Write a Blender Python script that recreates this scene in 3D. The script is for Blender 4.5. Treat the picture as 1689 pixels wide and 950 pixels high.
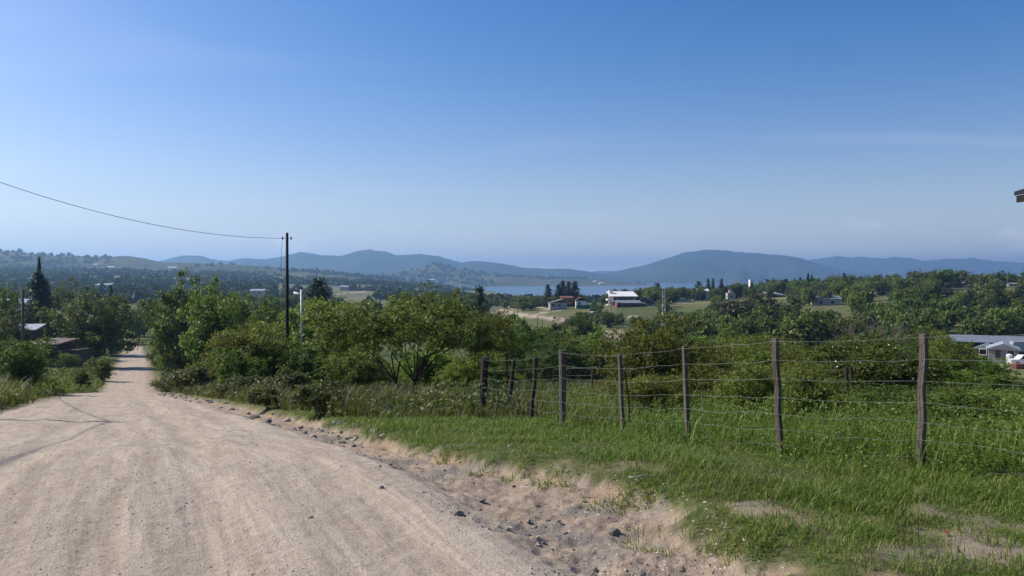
import bpy, math, random
import numpy as np

# ------------------------------------------------------------------ camera, sky, sun, exposure
for o in list(bpy.data.objects):
    bpy.data.objects.remove(o)
SC = bpy.context.scene
COL = SC.collection
F, CX, CY0 = 1300.0, 844.5, 458.0          # focal length (photo px), principal column, horizon row
CAMZ = 1.65
cam = bpy.data.cameras.new("camera")
cam.lens, cam.sensor_width = 36.0 * F / 1689.0, 36.0
cam.clip_start, cam.clip_end = 0.05, 40000.0
cam_o = bpy.data.objects.new("camera", cam)
COL.objects.link(cam_o)
cam_o.location = (0, 0, CAMZ)
cam_o.rotation_euler = (math.radians(90) - math.atan(17.0 / F), 0, 0)
SC.camera = cam_o

SUN_EL, SUN_AZ = math.radians(38), math.radians(20)   # azimuth: from -X turned towards +Y
world = bpy.data.worlds.new("World")
SC.world = world
world.use_nodes = True
wt = world.node_tree
wt.nodes.clear()
def wn(t, **k):
    n = wt.nodes.new(t)
    for a, b in k.items():
        setattr(n, a, b)
    return n
sky = wn('ShaderNodeTexSky', sky_type='NISHITA', sun_disc=False)
sky.sun_elevation = SUN_EL
sky.sun_rotation = -(math.pi / 2 - SUN_AZ)
sky.altitude = 700
sky.air_density, sky.dust_density, sky.ozone_density = 1.0, 2.6, 4.0
bg = wn('ShaderNodeBackground')
bg.inputs['Strength'].default_value = 0.10
wo = wn('ShaderNodeOutputWorld')
# thin high cloud and a few low puffs, by direction in the sky
tc = wn('ShaderNodeTexCoord')
sep = wn('ShaderNodeSeparateXYZ')
wt.links.new(tc.outputs['Generated'], sep.inputs[0])
def wm(op, a, b=None, c=None, clamp=False):
    n = wn('ShaderNodeMath', operation=op, use_clamp=clamp)
    for i, v in enumerate((a, b, c)):
        if v is None:
            continue
        if isinstance(v, (int, float)):
            n.inputs[i].default_value = v
        else:
            wt.links.new(v, n.inputs[i])
    return n.outputs[0]
zz = wm('ADD', wm('ABSOLUTE', sep.outputs['Z']), 0.09)
px_, py_ = wm('DIVIDE', sep.outputs['X'], zz), wm('DIVIDE', sep.outputs['Y'], zz)
comb = wn('ShaderNodeCombineXYZ')
wt.links.new(wm('MULTIPLY', px_, 0.35), comb.inputs[0])
wt.links.new(wm('MULTIPLY', py_, 1.1), comb.inputs[1])
n1 = wn('ShaderNodeTexNoise')
n1.inputs['Scale'].default_value, n1.inputs['Detail'].default_value, n1.inputs['Distortion'].default_value = 0.7, 5, 0.5
wt.links.new(comb.outputs[0], n1.inputs['Vector'])
cir = wm('MULTIPLY', wm('MULTIPLY', wm('SUBTRACT', n1.outputs['Fac'], 0.55), 3.0, clamp=True), 0.34)
comb2 = wn('ShaderNodeCombineXYZ')
wt.links.new(wm('MULTIPLY', sep.outputs['X'], 1.0), comb2.inputs[0])
wt.links.new(wm('MULTIPLY', sep.outputs['Y'], 1.0), comb2.inputs[1])
wt.links.new(wm('MULTIPLY', sep.outputs['Z'], 1.7), comb2.inputs[2])
n2 = wn('ShaderNodeTexNoise')
n2.inputs['Scale'].default_value, n2.inputs['Detail'].default_value = 17, 5
wt.links.new(comb2.outputs[0], n2.inputs['Vector'])
band = wm('MULTIPLY', wm('SUBTRACT', 1.0, wm('DIVIDE', wm('ABSOLUTE', wm('SUBTRACT', sep.outputs['Z'], 0.042)), 0.035), clamp=True), 1.0, clamp=True)
puff = wm('MULTIPLY', wm('MULTIPLY', wm('MULTIPLY', wm('SUBTRACT', n2.outputs['Fac'], 0.60), 6.0, clamp=True), band), 0.45)
milk = wm('MULTIPLY', wm('POWER', 2.718, wm('MULTIPLY', wm('ABSOLUTE', sep.outputs['Z']), -12.0)), 0.95)   # milky air low in the sky, all round
fac = wm('ADD', wm('ADD', cir, puff), milk, clamp=True)
mixw = wn('ShaderNodeMix', data_type='RGBA')
wt.links.new(fac, mixw.inputs['Factor'])
hsv = wn('ShaderNodeHueSaturation')
hsv.inputs['Saturation'].default_value = 1.40
hsv.inputs['Hue'].default_value = 0.508
wt.links.new(sky.outputs[0], hsv.inputs['Color'])
wt.links.new(hsv.outputs[0], mixw.inputs[6])
mixw.inputs[7].default_value = (7.2, 7.45, 7.9, 1)
wt.links.new(mixw.outputs[2], bg.inputs['Color'])
wt.links.new(bg.outputs[0], wo.inputs['Surface'])

sun = bpy.data.lights.new("sun", 'SUN')
sun.energy, sun.angle, sun.color = 4.4, math.radians(0.53), (1.0, 0.93, 0.82)
sun_o = bpy.data.objects.new("sun", sun)
COL.objects.link(sun_o)
sun_o.rotation_mode = 'QUATERNION'
from mathutils import Vector, Matrix
TO_SUN = Vector((-math.cos(SUN_EL) * math.cos(SUN_AZ), math.cos(SUN_EL) * math.sin(SUN_AZ), math.sin(SUN_EL)))
sun_o.rotation_quaternion = TO_SUN.to_track_quat('Z', 'Y')
SC.view_settings.view_transform, SC.view_settings.look = 'Standard', 'None'
SC.view_settings.exposure, SC.view_settings.gamma = 0.4, 1.0
SC.view_settings.use_curve_mapping = False
SC.render.engine = 'CYCLES'
SC.cycles.use_denoising = True
SC.cycles.max_bounces = 6
SC.cycles.volume_bounces = 0
SC.cycles.transparent_max_bounces = 8

RNG = np.random.default_rng(7)
random.seed(7)

# ------------------------------------------------------------------ helpers
def tag(o, label=None, cat=None, group=None, kind=None):
    if label: o['label'] = label
    if cat: o['category'] = cat
    if group: o['group'] = group
    if kind: o['kind'] = kind
    return o

def mesh_np(name, V, polys, mat=None, smooth=False):
    """polys: list of (n,k) int arrays"""
    V = np.asarray(V, dtype=np.float32)
    me = bpy.data.meshes.new(name)
    me.vertices.add(len(V))
    me.vertices.foreach_set('co', V.ravel())
    polys = [np.asarray(p, dtype=np.int32) for p in polys if len(p)]
    nl = sum(p.size for p in polys)
    npoly = sum(len(p) for p in polys)
    me.loops.add(nl)
    me.loops.foreach_set('vertex_index', np.concatenate([p.ravel() for p in polys]))
    tot = np.concatenate([np.full(len(p), p.shape[1], np.int32) for p in polys])
    st = np.concatenate([[0], np.cumsum(tot)[:-1]]).astype(np.int32)
    me.polygons.add(npoly)
    me.polygons.foreach_set('loop_start', st)
    me.polygons.foreach_set('loop_total', tot)
    me.polygons.foreach_set('use_smooth', np.full(npoly, bool(smooth)))
    me.update(calc_edges=True)
    if mat: me.materials.append(mat)
    return me

def link(name, me, parent=None, loc=None, rz=None, scale=None):
    o = bpy.data.objects.new(name, me)
    COL.objects.link(o)
    if parent: o.parent = parent
    if loc is not None: o.location = loc
    if rz is not None: o.rotation_euler = (0, 0, rz)
    if scale is not None: o.scale = scale
    return o

def empty(name, loc, rz=0.0, scale=None):
    return link(name, None, None, loc, rz, scale)

class MB:
    """collects boxes, tubes and prisms into one mesh"""
    def __init__(s):
        s.V, s.Q, s.T, s.n = [], [], [], 0
    def add(s, V, Q=(), T=()):
        V = np.asarray(V, float).reshape(-1, 3)
        s.V.append(V)
        if len(Q): s.Q.append(np.asarray(Q, int) + s.n)
        if len(T): s.T.append(np.asarray(T, int) + s.n)
        s.n += len(V)
    def box(s, x0, x1, y0, y1, z0, z1):
        V = [(x, y, z) for z in (z0, z1) for y in (y0, y1) for x in (x0, x1)]
        s.add(V, [(0, 2, 3, 1), (4, 5, 7, 6), (0, 1, 5, 4), (2, 6, 7, 3), (0, 4, 6, 2), (1, 3, 7, 5)])
        return s
    def tube(s, P, R, n=6, cap=True, rot=0.0):
        P = np.asarray(P, float); m = len(P)
        R = np.broadcast_to(np.asarray(R, float), (m,))
        T = np.gradient(P, axis=0)
        T /= np.linalg.norm(T, axis=1, keepdims=True) + 1e-9
        ref = np.array([0, 0, 1.0]) if abs(T[:, 2]).mean() < 0.8 else np.array([1.0, 0, 0])
        A = np.cross(T, ref); A /= np.linalg.norm(A, axis=1, keepdims=True) + 1e-9
        B = np.cross(T, A)
        a = np.linspace(0, 2 * np.pi, n, endpoint=False) + rot
        V = P[:, None, :] + R[:, None, None] * (np.cos(a)[None, :, None] * A[:, None, :] + np.sin(a)[None, :, None] * B[:, None, :])
        i = np.arange(m - 1)[:, None] * n; j = np.arange(n)[None, :]; k = (j + 1) % n
        Q = np.stack([i + j, i + k, i + n + k, i + n + j], -1).reshape(-1, 4)
        V = V.reshape(-1, 3)
        T3 = []
        if cap:
            c0 = len(V); V = np.vstack([V, P[0], P[-1]])
            for q in range(n):
                T3 += [(c0, (q + 1) % n, q), (c0 + 1, (m - 1) * n + q, (m - 1) * n + (q + 1) % n)]
        s.add(V, Q, T3)
        return s
    def prism(s, pts, y0, y1):
        """polygon in xz extruded along y"""
        n = len(pts)
        V = [(x, y0, z) for x, z in pts] + [(x, y1, z) for x, z in pts]
        Q = [(i, (i + 1) % n, n + (i + 1) % n, n + i) for i in range(n)]
        T = [(0, i + 1, i) for i in range(1, n - 1)] + [(n, n + i, n + i + 1) for i in range(1, n - 1)]
        s.add(V, Q, T)
        return s
    def mesh(s, name, mat, smooth=False):
        return mesh_np(name, np.vstack(s.V), ([np.vstack(s.Q)] if s.Q else []) + ([np.vstack(s.T)] if s.T else []), mat, smooth)
    def build(s, name, mat, parent=None, smooth=False, loc=None, rz=None):
        return link(name, s.mesh(name, mat, smooth), parent, loc, rz)

def hash2(ix, iy, seed):
    h = (ix.astype(np.int64) * 374761393 + iy.astype(np.int64) * 668265263 + seed * 144665) & 0x7fffffff
    h = ((h ^ (h >> 13)) * 1274126177) & 0x7fffffff
    h = h ^ (h >> 16)
    return (h & 0xffff) / 65535.0
def vnoise(x, y, seed=0):
    x = np.asarray(x, float); y = np.asarray(y, float)
    ix, iy = np.floor(x).astype(np.int64), np.floor(y).astype(np.int64)
    fx, fy = x - ix, y - iy
    fx, fy = fx * fx * (3 - 2 * fx), fy * fy * (3 - 2 * fy)
    a, b = hash2(ix, iy, seed), hash2(ix + 1, iy, seed)
    c, d = hash2(ix, iy + 1, seed), hash2(ix + 1, iy + 1, seed)
    return (a + (b - a) * fx) * (1 - fy) + (c + (d - c) * fx) * fy
def fbm(x, y, o=4, seed=0):
    s, a, t = 0.0, 1.0, 0.0
    for i in range(o):
        s = s + a * vnoise(x * 2 ** i + 17.3 * i, y * 2 ** i - 9.1 * i, seed + i); t += a; a *= 0.5
    return s / t - 0.5
def sstep(a, b, x):
    t = np.clip((x - a) / (b - a), 0, 1)
    return t * t * (3 - 2 * t)

# ------------------------------------------------------------------ terrain heights (relative to the eye)
KY = np.array([-12000, -60, -20, 0, 4.5, 7.1, 9, 11, 12.5, 16.5, 24, 40, 65, 100, 130, 180, 250, 350, 500, 800, 1300, 2000, 2600, 12000], float)
KU = np.array([-600, 0, 200, 400, 600, 800, 1000, 1200, 1400, 1600, 2300], float)
near = [5.0, -1.0, -1.45, -1.65, -1.70, -1.78, -1.97, -2.27, -2.45, -2.95, -3.9, -5.9, -9.3]
far = [
    [-9.5, -10.3, -12, -12.2, -12.2, -12.2, -12.2, -12.2, -12.2, -12.2, -12],
    [-10, -11.2, -14, -14.2, -14.2, -14.2, -14.2, -14.2, -14.2, -14.2, -13],
    [-11, -12.5, -15.5, -16, -16.2, -16.5, -17, -17, -16.5, -16, -14],
    [-13, -14, -16, -17, -17.5, -17, -16.5, -16, -14.5, -13, -9],
    [-14, -15, -16.5, -18, -18.5, -16.5, -13, -12.5, -10.5, -8, -4],
    [-14, -15, -16.5, -19, -20, -20, -16, -12, -8, -5, 0],
    [-12, -13, -14, -17, -20, -25, -26, -21, -14, -10, -2],
    [5, 3, 0, -8, -16, -33.5, -40, -36, -28, -22, -12],
    [22, 20, 14, 4, -8, -34.3, -46, -46, -42, -38, -32],
    [25, 22, 16, 4, -10, -46, -48, -48, -46, -45, -44],
    [0, 0, 0, 0, -10, -48, -48, -48, -48, -48, -48],
]
TAB = np.vstack([np.tile(np.array(near)[:, None], (1, len(KU))), np.array(far)])
def _pchip_slopes(x, y):
    h = np.diff(x)[:, None]; d = np.diff(y, axis=0) / h
    m = np.zeros_like(y)
    w1, w2 = 2 * h[1:] + h[:-1], h[1:] + 2 * h[:-1]
    ok = d[:-1] * d[1:] > 0
    with np.errstate(divide='ignore', invalid='ignore'):
        hm = (w1 + w2) / (w1 / d[:-1] + w2 / d[1:])
    m[1:-1] = np.where(ok, hm, 0)
    m[0], m[-1] = d[0], d[-1]
    return m
SLO = _pchip_slopes(KY, TAB)
def base_h(X, Y):
    X, Y = np.asarray(X, float), np.asarray(Y, float)
    Yc = np.clip(Y, KY[0], KY[-1] - 1)
    i = np.clip(np.searchsorted(KY, Yc, side='right') - 1, 0, len(KY) - 2)
    h = KY[i + 1] - KY[i]; t = (Yc - KY[i]) / h
    u = np.clip(X / np.maximum(Y, 20.0) * F + CX, KU[0], KU[-1] - 1e-3)
    j = np.clip(np.searchsorted(KU, u, side='right') - 1, 0, len(KU) - 2)
    s = (u - KU[j]) / (KU[j + 1] - KU[j]); s = s * s * (3 - 2 * s) * 0.5 + s * 0.5
    def col(jj):
        y0, y1, m0, m1 = TAB[i, jj], TAB[i + 1, jj], SLO[i, jj], SLO[i + 1, jj]
        return (2 * t**3 - 3 * t**2 + 1) * y0 + (t**3 - 2 * t**2 + t) * h * m0 + (-2 * t**3 + 3 * t**2) * y1 + (t**3 - t**2) * h * m1
    return col(j) * (1 - s) + col(j + 1) * s

# road edges (x at y), and the line where grass begins on the right
RY = np.array([-60, 0, 4.5, 6.7, 11.5, 16.5, 26, 34, 45, 65, 130, 175, 210, 300])
RR = np.array([30, 2.6, 0.54, -0.43, -2.55, -5.1, -10.2, -14.9, -20.6, -30.1, -60.4, -82, -104, -190])
RL = np.array([22, -4.6, -6.0, -6.8, -8.9, -11.4, -15.8, -19.3, -24.3, -33.6, -65.0, -86.5, -109, -195])
GY = np.array([-60, 0, 4.5, 5.33, 6.2, 6.9, 7.7, 9.05, 12, 13, 16.5, 26, 34, 45, 65, 130, 175, 210, 300])
GX = np.array([32, 3.0, 1.48, 1.28, 1.12, 0.85, 0.10, -0.95, -2.1, -2.6, -4.2, -9.5, -14.2, -20.0, -29.5, -59.8, -81.3, -103, -189])
FP = np.array([(8.2, 2.6), (5.1, 5.7), (3.7, 7.1), (2.72, 8.04), (2.18, 9.85), (1.52, 11), (.81, 12.5), (.42, 14.5), (-.01, 15.4), (-.6, 16.5), (-4.6, 24.0)])  # fence line
MIDROADS = []   # filled below: (polyline, half width)
def road_dist(X, Y):
    """signed: >0 inside the road (metres to the nearer edge)"""
    return np.minimum(np.interp(Y, RY, RR) - X, X - np.interp(Y, RY, RL))
def edge_wob(X, Y):
    return 0.55 * fbm(X * 0.9, Y * 0.9, 4, 3) + 0.25 * fbm(X * 4, Y * 4, 3, 5)
def grass_right(X, Y):
    """>0 on the grass to the right of the road, metres from the grass edge"""
    return X - np.interp(Y, GY, GX) + edge_wob(X, Y)
def fence_x(Y):
    return np.interp(Y, FP[:, 1], FP[:, 0])
def ground_rel(X, Y):
    X, Y = np.asarray(X, float), np.asarray(Y, float)
    z = base_h(X, Y)
    D = np.hypot(X, Y)
    rd = road_dist(X, Y) + 0.5 * edge_wob(X, Y)
    nearw = 1 - sstep(60, 120, D)
    onroad = sstep(-0.2, 0.5, rd)
    # ruts along the road
    c = (np.interp(Y, RY, RR) + np.interp(Y, RY, RL)) / 2
    lat = (X - c) + 0.25 * fbm(X * 0.2, Y * 0.2, 2, 11)
    ruts = -0.034 * (np.exp(-((np.abs(lat) - 0.95) / 0.25) ** 2) + 0.6 * np.exp(-((np.abs(lat) - 2.1) / 0.3) ** 2)) + 0.030 * fbm(lat * 4, Y * 0.22, 4, 12)
    z = z + onroad * nearw * (ruts + 0.03 * fbm(X * 1.3, Y * 1.3, 3, 13) + 0.016 * fbm(X * 9, Y * 9, 3, 14))
    # gully with a small bank on the right of the road
    g = grass_right(X, Y)
    gw = sstep(2.5, 5, Y) * (1 - sstep(16, 30, Y))
    gul = (1 - onroad) * (1 - sstep(-0.12, 0.22, g))
    z = z - gw * gul * (0.16 + 0.11 * fbm(X * 2.5, Y * 2.5, 4, 15) + 0.05 * fbm(X * 11, Y * 11, 3, 18) + 0.03 * fbm(X * 30, Y * 30, 2, 19))
    rough = (1 - onroad) * nearw
    z = z + rough * (0.05 * fbm(X * 1.1, Y * 1.1, 3, 16) + 0.035 * fbm(X * 6, Y * 6, 3, 17))
    z = z + rough * sstep(0, 0.5, g) * 0.05
    # left bank
    lb = np.interp(Y, RY, RL) - X
    z = z + sstep(0.2, 4, lb) * sstep(3, 12, Y) * (1 - sstep(60, 100, Y)) * 0.35
    # far relief
    z = z + sstep(90, 300, D) * fbm(X / 70, Y / 70, 3, 21) * 2.2 + sstep(600, 1500, D) * fbm(X / 300, Y / 300, 4, 22) * 14 * (1 - sstep(0, 1, (X / np.maximum(Y, 1) * F + CX - 560) / 200))
    return z
def gz(X, Y):
    return float(ground_rel(X, Y)) + CAMZ
def ray(px, py, Y):
    return Vector(((px - CX) / F * Y, Y, CAMZ - (py - CY0) / F * Y))
def at(px, Y):
    X = (px - CX) / F * Y
    return Vector((X, Y, gz(X, Y)))
def hit(px, py, y0=3.0, y1=3000.0):
    Ys = np.geomspace(y0, y1, 1500)
    X = (px - CX) / F * Ys
    below = -(py - CY0) / F * Ys <= base_h(X, Ys)
    Y = Ys[np.argmax(below)] if below.any() else y1
    return at(px, Y)
def top_h(px, pytop, Y):
    """height above ground of something whose top shows at row pytop"""
    return ray(px, pytop, Y).z - at(px, Y).z

# ------------------------------------------------------------------ materials
def mat_new(name):
    m = bpy.data.materials.new(name); m.use_nodes = True
    nt = m.node_tree; nt.nodes.clear()
    return m, nt
def N(nt, t, ins=None, **k):
    n = nt.nodes.new(t)
    for a, b in k.items(): setattr(n, a, b)
    for a, b in (ins or {}).items():
        if hasattr(b, 'is_output') or isinstance(b, bpy.types.NodeSocket): nt.links.new(b, n.inputs[a])
        else: n.inputs[a].default_value = b
    return n
def mixc(nt, f, a, b, mode='MIX'):
    n = nt.nodes.new('ShaderNodeMix'); n.data_type = 'RGBA'; n.blend_type = mode
    for i, v in ((0, f), (6, a), (7, b)):
        if isinstance(v, bpy.types.NodeSocket): nt.links.new(v, n.inputs[i])
        elif isinstance(v, (int, float)): n.inputs[i].default_value = v
        else: n.inputs[i].default_value = (*v, 1) if len(v) == 3 else v
    return n.outputs[2]
def mth(nt, op, a, b=0.0, clamp=False):
    n = nt.nodes.new('ShaderNodeMath'); n.operation = op; n.use_clamp = clamp
    for i, v in ((0, a), (1, b)):
        if isinstance(v, bpy.types.NodeSocket): nt.links.new(v, n.inputs[i])
        else: n.inputs[i].default_value = v
    return n.outputs[0]
def ramp(nt, f, lo, hi):
    n = nt.nodes.new('ShaderNodeMapRange'); n.interpolation_type = 'SMOOTHSTEP'
    nt.links.new(f, n.inputs[0]); n.inputs[1].default_value = lo; n.inputs[2].default_value = hi
    return n.outputs[0]
def noise(nt, vec, scale, detail=4, rough=0.55, dist=0.0):
    n = N(nt, 'ShaderNodeTexNoise', {'Scale': scale, 'Detail': detail, 'Roughness': rough, 'Distortion': dist})
    if vec is not None: nt.links.new(vec, n.inputs['Vector'])
    return n.outputs['Fac']

def plain(name, col, rough=0.8, var=0.25, scale=3.0, metal=0.0, bump=0.0, col2=None, stretch=None, spec=0.3):
    m, nt = mat_new(name)
    tcn = N(nt, 'ShaderNodeTexCoord')
    v = tcn.outputs['Object']
    if stretch:
        mp = N(nt, 'ShaderNodeMapping', {'Vector': v, 'Scale': stretch}); v = mp.outputs[0]
    f = noise(nt, v, scale, 6, 0.6)
    f2 = noise(nt, v, scale * 7, 3)
    c2 = col2 or tuple(c * (1 - var) for c in col)
    c = mixc(nt, ramp(nt, f, 0.35, 0.65), col, c2)
    c = mixc(nt, mth(nt, 'MULTIPLY', f2, var), c, tuple(x * 0.5 for x in col))
    p = N(nt, 'ShaderNodeBsdfPrincipled', {'Base Color': c, 'Roughness': rough, 'Metallic': metal, 'Specular IOR Level': spec})
    if bump:
        b = N(nt, 'ShaderNodeBump', {'Strength': bump, 'Distance': 0.02, 'Height': f2}); nt.links.new(b.outputs[0], p.inputs['Normal'])
    o = N(nt, 'ShaderNodeOutputMaterial'); nt.links.new(p.outputs[0], o.inputs[0])
    return m

def leafmat(name, cols, trans=0.25, obj_var=0.35, rough=0.55):
    """cols: three base colours mixed leaf by leaf; each copy of a tree shifts a little"""
    m, nt = mat_new(name)
    g = N(nt, 'ShaderNodeNewGeometry'); oi = N(nt, 'ShaderNodeObjectInfo')
    r = g.outputs['Random Per Island']
    c = mixc(nt, ramp(nt, r, 0.0, 0.6), cols[0], cols[1])
    c = mixc(nt, ramp(nt, r, 0.6, 1.0), c, cols[2])
    hs = N(nt, 'ShaderNodeHueSaturation', {'Color': c})
    orr = oi.outputs['Random']
    nt.links.new(mth(nt, 'ADD', mth(nt, 'MULTIPLY', orr, 0.05), 0.475), hs.inputs['Hue'])
    nt.links.new(mth(nt, 'ADD', mth(nt, 'MULTIPLY', mth(nt, 'FRACT', mth(nt, 'MULTIPLY', orr, 7.31)), obj_var * 2), 1 - obj_var), hs.inputs['Value'])
    d = N(nt, 'ShaderNodeBsdfPrincipled', {'Base Color': hs.outputs[0], 'Roughness': rough, 'Specular IOR Level': 0.25})
    tcol = mixc(nt, 0.5, hs.outputs[0], (0.16, 0.2, 0.02), 'MIX')
    t = N(nt, 'ShaderNodeBsdfTranslucent', {'Color': tcol})
    mx = N(nt, 'ShaderNodeMixShader', {0: trans}); nt.links.new(d.outputs[0], mx.inputs[1]); nt.links.new(t.outputs[0], mx.inputs[2])
    o = N(nt, 'ShaderNodeOutputMaterial'); nt.links.new(mx.outputs[0], o.inputs[0])
    return m

M = {}
M['bark'] = plain('bark', (0.075, 0.055, 0.04), 0.9, 0.5, 6, bump=0.6, stretch=(1, 1, 0.25))
M['twig'] = plain('dead_wood', (0.20, 0.17, 0.14), 0.9, 0.4, 5, bump=0.4)
M['post'] = plain('post_wood', (0.165, 0.14, 0.112), 0.9, 0.5, 9, bump=0.8, col2=(0.07, 0.057, 0.046), stretch=(1, 1, 0.12))
M['postdark'] = plain('post_wood_dark', (0.065, 0.05, 0.04), 0.9, 0.5, 8, bump=0.8, stretch=(1, 1, 0.15))
M['pole'] = plain('creosote_pole', (0.03, 0.024, 0.02), 0.85, 0.4, 4, bump=0.5, stretch=(1, 1, 0.1))
M['polegrey'] = plain('grey_pole', (0.14, 0.13, 0.115), 0.85, 0.4, 4, bump=0.4, stretch=(1, 1, 0.1))
M['galv'] = plain('galvanised', (0.42, 0.42, 0.42), 0.45, 0.25, 8, metal=0.5)
M['wire'] = plain('fence_wire', (0.36, 0.355, 0.34), 0.5, 0.35, 6, metal=0.35)
M['cable'] = plain('cable', (0.02, 0.02, 0.02), 0.6, 0.2, 4)
M['red_iron'] = plain('rusty_iron', (0.16, 0.05, 0.03), 0.8, 0.5, 9)
M['porcelain'] = plain('insulator', (0.12, 0.06, 0.04), 0.25, 0.1, 4)
M['stone'] = plain('stone', (0.36, 0.325, 0.285), 0.9, 0.4, 7, bump=0.7, col2=(0.20, 0.18, 0.165))
M['stone_pale'] = plain('pale_stone', (0.46, 0.42, 0.36), 0.9, 0.35, 7, bump=0.6)
M['white'] = plain('white_paint', (0.78, 0.77, 0.74), 0.7, 0.10, 1.2)
M['cream'] = plain('cream_render', (0.52, 0.47, 0.39), 0.85, 0.22, 0.8)
M['brick'] = plain('brickwork', (0.30, 0.13, 0.085), 0.9, 0.35, 3)
M['brown'] = plain('brown_brick', (0.13, 0.085, 0.062), 0.9, 0.35, 2)
M['concrete'] = plain('concrete', (0.33, 0.32, 0.30), 0.9, 0.25, 1.5)
M['sheet'] = plain('zinc_sheet', (0.50, 0.52, 0.54), 0.45, 0.18, 1.0, metal=0.3)
M['sheet_grey'] = plain('grey_sheet', (0.27, 0.29, 0.32), 0.5, 0.25, 0.8, metal=0.2)
M['sheet_old'] = plain('old_sheet', (0.30, 0.27, 0.24), 0.6, 0.45, 1.4, metal=0.2, col2=(0.20, 0.12, 0.08))
M['slate'] = plain('dark_roof', (0.10, 0.10, 0.115), 0.7, 0.3, 1.5)
M['tile'] = plain('roof_tile', (0.24, 0.10, 0.06), 0.85, 0.35, 2)
M['darkwood'] = plain('dark_timber', (0.016, 0.012, 0.010), 0.7, 0.4, 4, stretch=(1, 1, 0.3))
M['black'] = plain('black_plastic', (0.015, 0.015, 0.017), 0.5, 0.1, 2)
M['green_net'] = plain('green_netting', (0.02, 0.12, 0.075), 0.8, 0.2, 2)
M['tyre'] = plain('tyre_rubber', (0.02, 0.02, 0.02), 0.9, 0.1, 3)
M['carwhite'] = plain('car_paint', (0.75, 0.75, 0.75), 0.25, 0.03, 1, spec=0.5)
M['redlamp'] = plain('red_plastic', (0.5, 0.02, 0.02), 0.4, 0.1, 1)
def glassmat():
    m, nt = mat_new('window_glass')
    p = N(nt, 'ShaderNodeBsdfPrincipled', {'Base Color': (0.015, 0.018, 0.022, 1), 'Roughness': 0.08, 'Specular IOR Level': 0.6})
    o = N(nt, 'ShaderNodeOutputMaterial'); nt.links.new(p.outputs[0], o.inputs[0]); return m
M['glass'] = glassmat()

L = {}
L['dense'] = leafmat('leaf_dense', [(0.051, 0.08, 0.015), (0.086, 0.125, 0.024), (0.149, 0.188, 0.04)], trans=0.36)
L['mid'] = leafmat('leaf_mid', [(0.072, 0.11, 0.02), (0.117, 0.171, 0.03), (0.182, 0.232, 0.046)], trans=0.42)
L['bright'] = leafmat('leaf_bright', [(0.09, 0.149, 0.02), (0.144, 0.224, 0.029), (0.216, 0.287, 0.042)], trans=0.45)
L['olive'] = leafmat('leaf_olive', [(0.077, 0.101, 0.019), (0.138, 0.168, 0.03), (0.25, 0.264, 0.055)], trans=0.42)
L['conifer'] = leafmat('leaf_conifer', [(0.013, 0.029, 0.012), (0.022, 0.046, 0.018), (0.04, 0.07, 0.024)], trans=0.08, obj_var=0.25)
L['wood'] = leafmat('leaf_far_wood', [(0.034, 0.056, 0.016), (0.042, 0.066, 0.018), (0.055, 0.08, 0.022)], trans=0.1, rough=0.9)
L['dry'] = leafmat('leaf_brownish', [(0.05, 0.052, 0.024), (0.075, 0.07, 0.032), (0.10, 0.095, 0.045)], trans=0.15)
L['greyleaf'] = leafmat('leaf_greygreen', [(0.063, 0.083, 0.026), (0.109, 0.127, 0.042), (0.196, 0.184, 0.077)], trans=0.35)
L['lawn'] = leafmat('grass_blades', [(0.09, 0.161, 0.022), (0.162, 0.253, 0.033), (0.36, 0.345, 0.11)], trans=0.4, obj_var=0)
L['straw'] = leafmat('tall_grass_blades', [(0.085, 0.10, 0.028), (0.14, 0.14, 0.048), (0.27, 0.22, 0.11)], trans=0.3, obj_var=0)
L['weed'] = leafmat('weed_leaves', [(0.076, 0.143, 0.023), (0.128, 0.217, 0.034), (0.221, 0.285, 0.058)], trans=0.4, obj_var=0)
L['flower'] = plain('pale_petals', (0.75, 0.72, 0.66), 0.7, 0.1, 4)
L['yellowflower'] = plain('yellow_petals', (0.65, 0.5, 0.03), 0.7, 0.1, 4)

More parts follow.
